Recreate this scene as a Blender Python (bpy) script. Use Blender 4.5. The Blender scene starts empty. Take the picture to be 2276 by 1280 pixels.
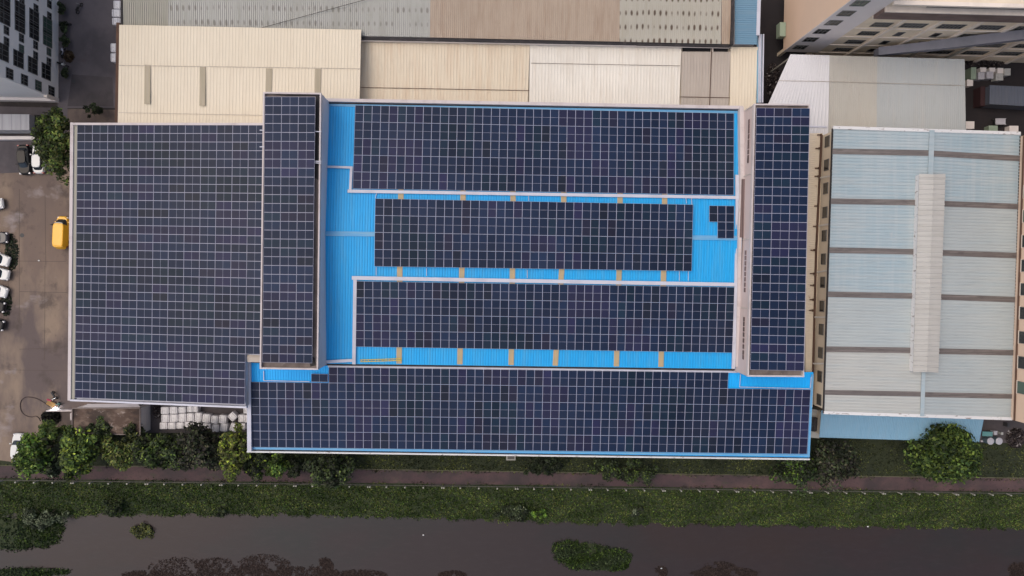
import bpy, bmesh, math, random
import numpy as np
from mathutils import Vector, Matrix, Quaternion

rnd = random.Random(7)
rng = np.random.default_rng(7)
scene = bpy.context.scene
COL = scene.collection
rad = math.radians

# ---------------------------------------------------------------- camera
H = 106.0                     # camera height in metres
F = 1510.0                    # focal length in photo pixels (photo 2276 x 1280)
NADIR = (1091.0, 609.0)       # where plumb lines meet in the photo
cam_data = bpy.data.cameras.new("camera")
cam = bpy.data.objects.new("camera", cam_data)
COL.objects.link(cam)
scene.camera = cam
cam_data.sensor_fit = 'HORIZONTAL'
cam_data.sensor_width = 36.0
cam_data.lens = 36.0 * F / 2276.0
cam_data.clip_start = 0.5
cam_data.clip_end = 5000
_dn = Vector(((NADIR[0] - 1138) / F, (640 - NADIR[1]) / F, -1)).normalized()
QCAM = _dn.rotation_difference(Vector((0, 0, -1)))
cam.rotation_mode = 'QUATERNION'
cam.rotation_quaternion = QCAM
cam.location = (0, 0, H)


def P(px, py, z=0.0):
    """point of the place at height z that the photo shows at pixel (px, py)"""
    d = QCAM @ Vector(((px - 1138) / F, (640 - py) / F, -1))
    t = (z - H) / d.z
    return Vector((d.x * t, d.y * t, z))


# ---------------------------------------------------------------- light
world = bpy.data.worlds.new("World")
scene.world = world
world.use_nodes = True
wn = world.node_tree
for n in list(wn.nodes):
    wn.nodes.remove(n)
sky = wn.nodes.new("ShaderNodeTexSky")
sky.sky_type = 'NISHITA'
sky.sun_disc = False
SUN_EL, SUN_AZ = rad(62), rad(-75)      # azimuth measured from north (+Y) towards east
sky.sun_elevation = SUN_EL
sky.sun_rotation = SUN_AZ
sky.air_density = 1.0
sky.dust_density = 6.0
sky.ozone_density = 1.0
bg = wn.nodes.new("ShaderNodeBackground")
bg.inputs["Strength"].default_value = 0.15
wo = wn.nodes.new("ShaderNodeOutputWorld")
wn.links.new(sky.outputs[0], bg.inputs["Color"])
wn.links.new(bg.outputs[0], wo.inputs["Surface"])
sun_d = bpy.data.lights.new("sun", 'SUN')
sun_d.energy = 0.7
sun_d.angle = rad(90)
sun_d.color = (1.0, 0.93, 0.84)
sun = bpy.data.objects.new("sun", sun_d)
COL.objects.link(sun)
_sd = Vector((math.sin(SUN_AZ) * math.cos(SUN_EL), math.cos(SUN_AZ) * math.cos(SUN_EL), math.sin(SUN_EL)))
sun.rotation_mode = 'QUATERNION'
sun.rotation_quaternion = Vector((0, 0, 1)).rotation_difference(_sd)
sun.location = (0, 0, 200)
scene.view_settings.view_transform = 'Standard'
scene.view_settings.look = 'None'
scene.view_settings.gamma = 1.0
scene.view_settings.exposure = 0.0
scene.view_settings.use_curve_mapping = False


# ---------------------------------------------------------------- materials
def lin(r, g, b):
    return tuple(((c / 255) / 12.92 if c / 255 <= .04045 else ((c / 255 + .055) / 1.055) ** 2.4) for c in (r, g, b))


def mat(name, col, rough=0.7, metal=0.0, spec=0.5, layers=(), bump=None, attr=None, attr_amt=0.6, coord='Object', wave=None, emit=None, spots=None, rib=None):
    """layers: (scale xyz, colour, lo, hi, amount): noise masks that mix in a second colour"""
    m = bpy.data.materials.new(name)
    m.use_nodes = True
    nt = m.node_tree
    N, L = nt.nodes, nt.links
    b = N["Principled BSDF"]
    b.inputs["Roughness"].default_value = rough
    b.inputs["Metallic"].default_value = metal
    b.inputs["Specular IOR Level"].default_value = spec
    tc = N.new("ShaderNodeTexCoord")
    rgb = N.new("ShaderNodeRGB")
    rgb.outputs[0].default_value = (*col, 1)
    cur = rgb.outputs[0]
    if attr:
        a = N.new("ShaderNodeAttribute")
        a.attribute_name = attr
        mx = N.new("ShaderNodeMix"); mx.data_type = 'RGBA'; mx.blend_type = 'MIX'
        mx.inputs[0].default_value = attr_amt
        L.new(cur, mx.inputs[6]); L.new(a.outputs["Color"], mx.inputs[7])
        cur = mx.outputs[2]
    for k, (sc, c2, lo, hi, amt) in enumerate(layers):
        mp = N.new("ShaderNodeMapping")
        mp.inputs["Scale"].default_value = sc
        mp.inputs["Location"].default_value = (k * 3.7, k * 1.9, 0)
        L.new(tc.outputs[coord], mp.inputs[0])
        nz = N.new("ShaderNodeTexNoise")
        nz.inputs["Scale"].default_value = 1.0
        nz.inputs["Detail"].default_value = 5
        nz.inputs["Roughness"].default_value = 0.62
        L.new(mp.outputs[0], nz.inputs["Vector"])
        mr = N.new("ShaderNodeMapRange")
        mr.inputs["From Min"].default_value = lo
        mr.inputs["From Max"].default_value = hi
        mr.inputs["To Max"].default_value = amt
        L.new(nz.outputs["Fac"], mr.inputs["Value"])
        mx = N.new("ShaderNodeMix"); mx.data_type = 'RGBA'
        L.new(mr.outputs[0], mx.inputs[0]); L.new(cur, mx.inputs[6])
        mx.inputs[7].default_value = (*c2, 1)
        cur = mx.outputs[2]
    if rib:      # darker tone on the flanks of the ribs (marked on the mesh)
        a = N.new("ShaderNodeAttribute"); a.attribute_name = 'rib'
        mm = N.new("ShaderNodeMath"); mm.operation = 'MULTIPLY'; mm.inputs[1].default_value = rib[1]
        L.new(a.outputs["Fac"], mm.inputs[0])
        mx = N.new("ShaderNodeMix"); mx.data_type = 'RGBA'
        L.new(mm.outputs[0], mx.inputs[0]); L.new(cur, mx.inputs[6]); mx.inputs[7].default_value = (*rib[0], 1)
        cur = mx.outputs[2]
    if wave:     # (direction 'X'/'Y', period, colour, amount, sharpness lo): dirt lying in ribs or joints
        mp = N.new("ShaderNodeMapping")
        L.new(tc.outputs[coord], mp.inputs[0])
        mp.inputs["Rotation"].default_value = (0, 0, wave[5] if len(wave) > 5 else 0)
        w = N.new("ShaderNodeTexWave")
        w.wave_type = 'BANDS'; w.bands_direction = wave[0]; w.wave_profile = 'SIN'
        w.inputs["Scale"].default_value = 0.314159 / wave[1] * 1.0
        L.new(mp.outputs[0], w.inputs["Vector"])
        mr = N.new("ShaderNodeMapRange")
        mr.inputs["From Min"].default_value = wave[4]
        mr.inputs["From Max"].default_value = 1.0
        mr.inputs["To Max"].default_value = wave[3]
        L.new(w.outputs["Fac"], mr.inputs["Value"])
        mx = N.new("ShaderNodeMix"); mx.data_type = 'RGBA'
        L.new(mr.outputs[0], mx.inputs[0]); L.new(cur, mx.inputs[6])
        mx.inputs[7].default_value = (*wave[2], 1)
        cur = mx.outputs[2]
    if spots:    # (x period, y period, colour, amount): rust blooming round rows of fixings
        ws = []
        for ax, per in (('X', spots[0]), ('Y', spots[1])):
            w = N.new("ShaderNodeTexWave"); w.wave_type = 'BANDS'; w.bands_direction = ax
            w.inputs["Scale"].default_value = 0.314159 / per
            w.inputs["Distortion"].default_value = 0.5
            L.new(tc.outputs[coord], w.inputs["Vector"]); ws.append(w)
        mu = N.new("ShaderNodeMath"); mu.operation = 'MULTIPLY'
        L.new(ws[0].outputs["Fac"], mu.inputs[0]); L.new(ws[1].outputs["Fac"], mu.inputs[1])
        nz = N.new("ShaderNodeTexNoise"); nz.inputs["Scale"].default_value = 0.5; nz.inputs["Detail"].default_value = 4
        L.new(tc.outputs[coord], nz.inputs["Vector"])
        m2 = N.new("ShaderNodeMath"); m2.operation = 'MULTIPLY'
        L.new(mu.outputs[0], m2.inputs[0]); L.new(nz.outputs["Fac"], m2.inputs[1])
        mr = N.new("ShaderNodeMapRange")
        mr.inputs["From Min"].default_value = 0.28; mr.inputs["From Max"].default_value = 0.5
        mr.inputs["To Max"].default_value = spots[3]
        L.new(m2.outputs[0], mr.inputs["Value"])
        mx = N.new("ShaderNodeMix"); mx.data_type = 'RGBA'
        L.new(mr.outputs[0], mx.inputs[0]); L.new(cur, mx.inputs[6]); mx.inputs[7].default_value = (*spots[2], 1)
        cur = mx.outputs[2]
    L.new(cur, b.inputs["Base Color"])
    if bump:
        nz = N.new("ShaderNodeTexNoise")
        nz.inputs["Scale"].default_value = bump[0]
        nz.inputs["Detail"].default_value = 4
        L.new(tc.outputs[coord], nz.inputs["Vector"])
        bp = N.new("ShaderNodeBump")
        bp.inputs["Strength"].default_value = bump[1]
        bp.inputs["Distance"].default_value = bump[2]
        L.new(nz.outputs["Fac"], bp.inputs["Height"])
        L.new(bp.outputs[0], b.inputs["Normal"])
    if emit:
        b.inputs["Emission Color"].default_value = (*emit[0], 1)
        b.inputs["Emission Strength"].default_value = emit[1]
    return m


def roofmat(name, col, dirt, along='Y', ribp=0.32, ribamt=0.35, rough=0.55, dirt_amt=0.35, patch=None, extra=(), spots=None):
    """painted metal sheet roof: streaks run along the ribs"""
    st = (1.6, 0.12, 1) if along == 'Y' else (0.12, 1.6, 1)
    st2 = (3.2, 0.35, 1) if along == 'Y' else (0.35, 3.2, 1)
    dk = tuple(c * 0.62 for c in col)
    lay = [((0.05, 0.05, 1), patch or tuple(c * 0.82 for c in col), 0.38, 0.68, 0.6),
           (st, dirt, 0.46, 0.74, dirt_amt), (st2, dk, 0.52, 0.78, dirt_amt * 0.8),
           ((0.9, 0.9, 1), dirt, 0.62, 0.78, dirt_amt * 0.7)] + list(extra)
    return mat(name, col, rough, layers=lay, rib=(dk, min(1, ribamt * 1.6)), spec=0.4, spots=spots)


M = {}
M['blue'] = roofmat("blue_sheet_metal", (0.010, 0.37, 0.78), (0.09, 0.36, 0.58), ribp=0.36, dirt_amt=0.5, ribamt=0.55, patch=(0.008, 0.31, 0.69))
M['blue_light'] = mat("faded_blue_trim", (0.10, 0.33, 0.58), 0.6, layers=(((0.3, 2, 1), (0.22, 0.40, 0.52), .45, .7, .6),))
M['wingblue'] = roofmat("bright_blue_sheet", (0.006, 0.42, 0.93), (0.03, 0.38, 0.80), ribp=0.36, dirt_amt=0.12, ribamt=0.2)
M['cream'] = roofmat("cream_sheet_metal", (0.67, 0.60, 0.475), (0.52, 0.43, 0.32), ribamt=0.05, dirt_amt=0.22, patch=(0.61, 0.53, 0.40))
M['cream_low'] = roofmat("weathered_cream_sheet", (0.62, 0.54, 0.415), (0.50, 0.36, 0.24), ribamt=0.06, dirt_amt=0.55, patch=(0.60, 0.53, 0.41))
M['ivory'] = roofmat("ivory_sheet_metal", (0.72, 0.685, 0.61), (0.5, 0.43, 0.34), ribamt=0.03, dirt_amt=0.4)
M['greige'] = roofmat("greige_sheet_metal", (0.42, 0.37, 0.32), (0.30, 0.25, 0.20), ribamt=0.14, dirt_amt=0.4)
M['rustroof'] = roofmat("rusty_brown_sheet", (0.43, 0.345, 0.265), (0.24, 0.15, 0.10), ribamt=0.6, dirt_amt=0.5)
M['greyroof'] = roofmat("old_grey_sheet", (0.40, 0.40, 0.37), (0.26, 0.26, 0.21), ribamt=0.45, dirt_amt=0.5, spots=(0.82, 1.9, (0.15, 0.14, 0.12), .7))
M['greenroof'] = roofmat("grey_green_sheet", (0.33, 0.32, 0.27), (0.22, 0.22, 0.16), ribamt=0.3, dirt_amt=0.4)
M['lightroof'] = roofmat("spotted_grey_sheet", (0.43, 0.41, 0.35), (0.3, 0.27, 0.2), ribamt=0.2, dirt_amt=0.4, spots=(0.82, 1.9, (0.10, 0.07, 0.05), 1.0))
M['oldblue'] = roofmat("faded_steel_blue_sheet", (0.14, 0.27, 0.38), (0.2, 0.28, 0.34), ribamt=0.2, along='X')
M['teal'] = roofmat("pale_blue_grey_sheet", (0.32, 0.395, 0.43), (0.44, 0.45, 0.44), along='X', ribp=0.42, ribamt=0.3, dirt_amt=0.55, patch=(0.28, 0.38, 0.43),
                    extra=(((0.9, 0.04, 1), (0.42, 0.46, 0.47), .45, .7, .5),))
M['tealwarm'] = roofmat("pale_grey_sheet", (0.43, 0.44, 0.42), (0.34, 0.40, 0.42), along='X', ribp=0.42, ribamt=0.25, dirt_amt=0.5)
M['tealmid'] = roofmat('pale_bluish_sheet', (0.385, 0.425, 0.43), (0.32, 0.39, 0.42), along='X', ribamt=0.25, dirt_amt=0.5)
M['ventroof'] = roofmat("off_white_vent_sheet", (0.46, 0.45, 0.42), (0.33, 0.31, 0.27), along='X', ribp=0.7, ribamt=0.3, dirt_amt=0.35)
M['darkstrip'] = mat("dirty_brown_skylight", (0.115, 0.10, 0.095), 0.6, layers=(((0.1, 6, 1), (0.26, 0.23, 0.21), .48, .7, .7), ((0.6, 3, 1), (0.06, 0.05, 0.05), .5, .7, .6)))
M['tanstrip'] = mat("tan_translucent_sheet", (0.42, 0.33, 0.19), 0.5, layers=(((5, 0.2, 1), (0.52, 0.36, 0.20), .45, .7, .8), ((0.5, 0.6, 1), (0.3, 0.3, 0.2), .5, .75, .6)))
M['khaki'] = mat("khaki_translucent_sheet", (0.30, 0.26, 0.18), 0.5, layers=(((3, 0.2, 1), (0.36, 0.30, 0.22), .45, .7, .8),))
M['skyblue'] = roofmat("light_blue_sheet", (0.22, 0.40, 0.54), (0.30, 0.40, 0.48), ribp=0.25, ribamt=0.18, dirt_amt=0.3)
M['whiteroof'] = roofmat("white_sheet_metal", (0.66, 0.655, 0.67), (0.52, 0.51, 0.51), ribamt=0.05, dirt_amt=0.2, ribp=0.3)
M['beigeroof'] = roofmat("beige_sheet_metal", (0.47, 0.455, 0.41), (0.40, 0.35, 0.30), ribamt=0.12, dirt_amt=0.3, ribp=0.3)
M['paleroof'] = roofmat("pale_grey_blue_sheet", (0.41, 0.435, 0.44), (0.46, 0.44, 0.40), ribamt=0.12, dirt_amt=0.35, ribp=0.3)
M['shedrust'] = mat("rusted_brown_shed_roof", (0.085, 0.055, 0.042), 0.9, layers=(((0.35, 0.6, 1), (0.19, 0.14, 0.11), .5, .62, .8), ((0.3, 0.45, 1), (0.035, 0.024, 0.02), .48, .6, .85), ((0.9, 1.3, 1), (0.36, 0.30, 0.27), .60, .68, .7)), bump=(3, .5, .05))
M['metal'] = mat("galvanised_duct", (0.50, 0.51, 0.58), 0.5, metal=0.0, layers=(((0.4, 0.4, 1), (0.36, 0.36, 0.42), .45, .7, .6),))
M['whitetrim'] = mat("chipped_white_trim", (0.62, 0.62, 0.62), 0.6, layers=(((1.2, 3, 1), (0.2, 0.16, 0.14), .58, .66, .8),))
M['parapet'] = mat("pinkish_parapet_cement", (0.54, 0.49, 0.485), 0.8, layers=(((0.5, 0.5, 1), (0.38, 0.32, 0.31), .5, .7, .6),))
M['pinkwall'] = mat("pale_pink_plaster", (0.58, 0.48, 0.46), 0.85, layers=(((0.15, 0.15, 0.4), (0.45, 0.36, 0.34), .45, .7, .5),))
M['lilacwall'] = mat("lilac_white_plaster", (0.68, 0.64, 0.66), 0.85, layers=(((0.15, 0.15, 0.4), (0.56, 0.52, 0.54), .45, .7, .5),))
M['creamwall'] = mat("cream_plaster", (0.66, 0.57, 0.44), 0.85, layers=(((0.1, 0.1, 0.3), (0.64, 0.55, 0.43), .45, .7, .6), ((1.2, 1.2, .3), (0.35, 0.18, 0.09), .66, .75, .6)))
M['peach'] = mat("peach_plaster", (0.66, 0.49, 0.37), 0.85, layers=(((0.05, 0.05, 0.1), (0.55, 0.42, 0.33), .4, .7, .7),))
M['greywall'] = mat("grey_white_plaster", (0.74, 0.69, 0.66), 0.85, layers=(((0.1, 0.1, 0.1), (0.66, 0.61, 0.60), .4, .7, .7),))
M['facade'] = mat("beige_tile_facade", (0.76, 0.65, 0.49), 0.8, layers=(((0.3, 0.3, 0.3), (0.54, 0.46, 0.36), .4, .7, .7), ((0.2, 0.2, 0.6), (0.70, 0.60, 0.47), .5, .7, .5)))
M['fin'] = mat("pale_concrete_fin", (0.76, 0.67, 0.58), 0.8, layers=(((0.3, 0.3, 0.3), (0.5, 0.44, 0.38), .45, .7, .6),))
M['aptwall'] = mat("off_white_apartment_plaster", (0.86, 0.84, 0.81), 0.85, layers=(((0.12, 0.12, 0.12), (0.76, 0.74, 0.72), .42, .7, .6),))
M['concrete'] = mat("stained_roof_concrete", (0.20, 0.165, 0.15), 0.9, layers=(((0.5, 0.3, 1), (0.10, 0.08, 0.075), .42, .65, .8), ((1.6, 1.2, 1), (0.30, 0.26, 0.24), .58, .72, .6)), bump=(4, .3, .03))
M['bitumen_shade'] = mat("black_bitumen_shade", (0.012, 0.010, 0.012), 0.7, layers=(((0.6, 0.4, 1), (0.05, 0.04, 0.04), .5, .7, .6),))  # real bitumen on the tower, painted shade in the low warehouse opening
M['gutter'] = mat("dark_gutter", (0.02, 0.018, 0.02), 0.8, layers=(((1, 1, 1), (0.07, 0.06, 0.06), .5, .7, .6),))
M['glass'] = mat("dark_window_glass", (0.012, 0.014, 0.016), 0.12, spec=0.6, layers=(((0.7, 0.7, 0.7), (0.05, 0.05, 0.045), .45, .7, .7),))
M['greenglass'] = mat("green_window_glass", (0.06, 0.10, 0.08), 0.2, spec=0.6)
M['winframe'] = mat("grey_window_frame", (0.13, 0.13, 0.125), 0.6)
M['brownpipe'] = mat("rust_brown_pipe", (0.07, 0.035, 0.022), 0.8, layers=(((1, 0.3, 1), (0.14, 0.07, 0.04), .5, .7, .6),))
M['whitepipe'] = mat("white_pvc_pipe", (0.55, 0.52, 0.47), 0.5)
M['brownscreen'] = mat("brown_louvre", (0.16, 0.11, 0.105), 0.7, wave=('X', 0.35, (0.07, 0.05, 0.05), 0.8, 0.4))
M['frame'] = mat("anodised_panel_frame", (0.38, 0.39, 0.50), 0.5)
M['cell'] = mat("solar_cell_glass", (0.02, 0.022, 0.045), 0.35, spec=0.10, attr='tint', attr_amt=1.0,
                layers=(((0.06, 0.09, 1), (0.026, 0.027, 0.038), .48, .7, .35), ((0.5, 0.35, 1), (0.010, 0.014, 0.030), .5, .72, .3)))
M['weed'] = mat('river_reflection', (0.012, 0.008, 0.007), 1.0, spec=0.02, attr='tint', attr_amt=1.0)  # colour of the tree reflections painted on the river
M['darkyard'] = mat('oily_dark_yard', (0.016, 0.013, 0.015), 0.9, layers=(((0.2, 0.2, 1), (0.03, 0.022, 0.022), .45, .7, .7),))
M['ductgrey'] = mat('dull_grey_blue_metal', (0.17, 0.17, 0.20), 0.6, layers=(((0.3, 0.3, 1), (0.12, 0.13, 0.15), .45, .7, .7),))
M['ground'] = mat("packed_dirt", (0.055, 0.045, 0.040), 0.95, layers=(((0.15, 0.15, 1), (0.03, 0.025, 0.025), .42, .65, .8), ((1.2, 1.2, 1), (0.09, 0.075, 0.065), .55, .75, .6)), bump=(2, .6, .06))
M['banksoil'] = mat("bank_soil_with_grass", (0.026, 0.036, 0.012), 0.95, layers=(((0.25, 0.25, 1), (0.015, 0.026, 0.009), .42, .65, .8), ((1.5, 1.5, 1), (0.05, 0.058, 0.018), .52, .72, .6)), bump=(3, .8, .1))
M['mud'] = mat("river_mud", (0.04, 0.033, 0.026), 0.8, layers=(((0.3, 0.3, 1), (0.025, 0.03, 0.018), .42, .65, .8),))
M['water'] = mat("murky_river_water", (0.034, 0.026, 0.0265), 0.22, spec=0.28, layers=(((0.012, 0.03, 1), (0.040, 0.027, 0.022), .42, .62, .7), ((0.03, 0.06, 1), (0.026, 0.028, 0.027), .5, .7, .8), ((0.5, 1.6, 1), (0.046, 0.038, 0.038), .5, .75, .35)), bump=(3.5, .22, .05))
M['yard'] = mat("yard_concrete", (0.165, 0.122, 0.098), 0.9, layers=(((0.045, 0.03, 1), (0.10, 0.078, 0.076), .40, .60, .9), ((0.12, 0.05, 1), (0.25, 0.19, 0.14), .47, .62, .85), ((0.3, 0.25, 1), (0.065, 0.050, 0.045), .54, .68, .75), ((1.8, 1.8, 1), (0.07, 0.055, 0.05), .62, .76, .6), ((0.1, 0.14, 1), (0.30, 0.26, 0.255), .60, .70, .8)), bump=(5, .2, .02))
M['joint'] = mat("dark_slab_joint", (0.085, 0.066, 0.055), 0.95)
M['asphalt'] = mat("dark_lane_asphalt", (0.125, 0.108, 0.114), 0.9, layers=(((0.1, 0.1, 1), (0.058, 0.052, 0.058), .42, .62, .8), ((0.5, 0.25, 1), (0.11, 0.095, 0.10), .54, .72, .6), ((0.2, 0.3, 1), (0.06, 0.035, 0.035), .6, .74, .5)), bump=(5, .2, .02))
M['worn'] = mat("worn_lane_concrete", (0.082, 0.07, 0.072), 0.9, layers=(((0.3, 0.3, 1), (0.05, 0.043, 0.045), .42, .65, .8),))
M['path'] = mat("purple_brown_paving", (0.072, 0.043, 0.046), 0.9, layers=(((0.2, 0.3, 1), (0.042, 0.032, 0.033), .42, .58, .9), ((0.12, 0.12, 1), (0.12, 0.072, 0.068), .5, .68, .8), ((3, 3, 1), (0.035, 0.028, 0.03), .55, .66, .7), ((0.5, 0.9, 1), (0.045, 0.050, 0.03), .60, .68, .8)), bump=(6, .4, .03))
M['kerb'] = mat("mossy_kerb", (0.10, 0.095, 0.06), 0.9, layers=(((0.5, 0.5, 1), (0.05, 0.055, 0.025), .45, .62, .8),))
M['lawn'] = mat("short_lawn_soil", (0.024, 0.031, 0.012), 0.95, layers=(((0.12, 0.2, 1), (0.014, 0.019, 0.009), .42, .62, .8), ((0.8, 0.8, 1), (0.036, 0.040, 0.015), .52, .72, .6)), bump=(3, .8, .08))
M['post'] = mat("pale_concrete_post", (0.32, 0.31, 0.27), 0.8)
M['rail'] = mat("weathered_rail", (0.10, 0.09, 0.08), 0.8)
M['leaf'] = mat("leaves", (0.04, 0.06, 0.02), 0.6, spec=0.2, attr='tint', attr_amt=1.0)
M['bark'] = mat("bark", (0.07, 0.05, 0.035), 0.95, layers=(((2, 2, 6), (0.035, 0.026, 0.02), .45, .65, .8),))
M['bale'] = mat("white_wrapped_bale", (0.74, 0.73, 0.74), 0.45, layers=(((0.9, 0.9, 1.4), (0.60, 0.58, 0.60), .42, .62, .8), ((3, 3, 3), (0.32, 0.30, 0.30), .58, .72, .6)), bump=(4, .5, .05))
M['strap'] = mat("grey_strap", (0.30, 0.29, 0.30), 0.6)
M['yellow'] = mat("yellow_van_paint", (0.80, 0.42, 0.010), 0.3, layers=(((0.6, 0.6, 1), (0.66, 0.33, 0.010), .45, .7, .4),))
M['whitepaint'] = mat("white_car_paint", (0.62, 0.63, 0.62), 0.25)
M['blackpaint'] = mat("black_car_paint", (0.008, 0.008, 0.010), 0.3, spec=0.2)
M['bluedark'] = mat("dark_blue_car_paint", (0.018, 0.022, 0.035), 0.22)
M['carglass'] = mat("car_glass", (0.015, 0.022, 0.028), 0.08, spec=0.8)
M['rubber'] = mat("tyre_rubber", (0.015, 0.015, 0.015), 0.9)
M['rim'] = mat("wheel_metal", (0.35, 0.35, 0.36), 0.35, metal=0.8)
M['lampglass'] = mat("headlight_glass", (0.55, 0.56, 0.58), 0.15)
M['redlamp'] = mat("tail_lamp", (0.3, 0.02, 0.02), 0.2)
M['plastic'] = mat("dark_grey_plastic", (0.04, 0.04, 0.042), 0.6)
M['truckbox'] = mat("white_truck_box", (0.36, 0.36, 0.38), 0.5, layers=(((1.4, 0.1, 1), (0.26, 0.26, 0.28), .45, .65, .7),), wave=('X', 1.35, (0.2, 0.2, 0.22), 0.6, 0.9))
M['tealshirt'] = mat("teal_cloth", (0.14, 0.30, 0.27), 0.85)
M['trousers'] = mat("dark_trousers", (0.02, 0.025, 0.028), 0.9)
M['skin'] = mat("skin", (0.38, 0.20, 0.13), 0.6)
M['redcloth'] = mat("red_cap_cloth", (0.36, 0.05, 0.09), 0.8)
M['ochre'] = mat("ochre_cart_board", (0.28, 0.16, 0.05), 0.8, layers=(((1, 1, 1), (0.16, 0.09, 0.04), .45, .65, .8),))
M['hose'] = mat("dark_rubber_hose", (0.045, 0.028, 0.025), 0.7)
M['arc'] = mat("welding_arc", (1, 1, 1), 0.5, emit=((0.92, 0.97, 1.0), 60))
M['tanklid'] = mat("pale_plastic_lid", (0.45, 0.44, 0.47), 0.5, layers=(((3, 3, 3), (0.33, 0.32, 0.34), .5, .7, .7),))
M['tankbody'] = mat("blue_grey_tank", (0.10, 0.14, 0.17), 0.6)
M['tealmetal'] = mat("teal_painted_metal", (0.11, 0.28, 0.27), 0.5, layers=(((1, 1, 1), (0.16, 0.27, 0.30), .45, .7, .8),))
M['junk'] = mat("brown_scrap", (0.055, 0.035, 0.033), 0.85, attr='tint', attr_amt=0.8)
M['acwhite'] = mat("off_white_enamel", (0.42, 0.42, 0.40), 0.5, layers=(((2, 2, 2), (0.28, 0.27, 0.26), .5, .7, .7),))
M['darkbox'] = mat("dark_crate", (0.04, 0.015, 0.018), 0.8)
M['darkbrick'] = mat("stained_brown_parapet", (0.17, 0.12, 0.105), 0.85, layers=(((0.4, 0.4, 0.8), (0.09, 0.06, 0.055), .45, .7, .7),))
M['contblue'] = roofmat("dusty_blue_container", (0.10, 0.115, 0.15), (0.13, 0.13, 0.15), ribp=0.5, ribamt=0.4)
M['palegreen'] = mat("pale_green_cover", (0.26, 0.33, 0.25), 0.7)
M['ladder'] = mat("yellow_ladder_paint", (0.62, 0.44, 0.02), 0.5)
M['tarp'] = mat("dark_brown_tarp", (0.03, 0.02, 0.03), 0.9, bump=(2, 0.8, 0.1))


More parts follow.
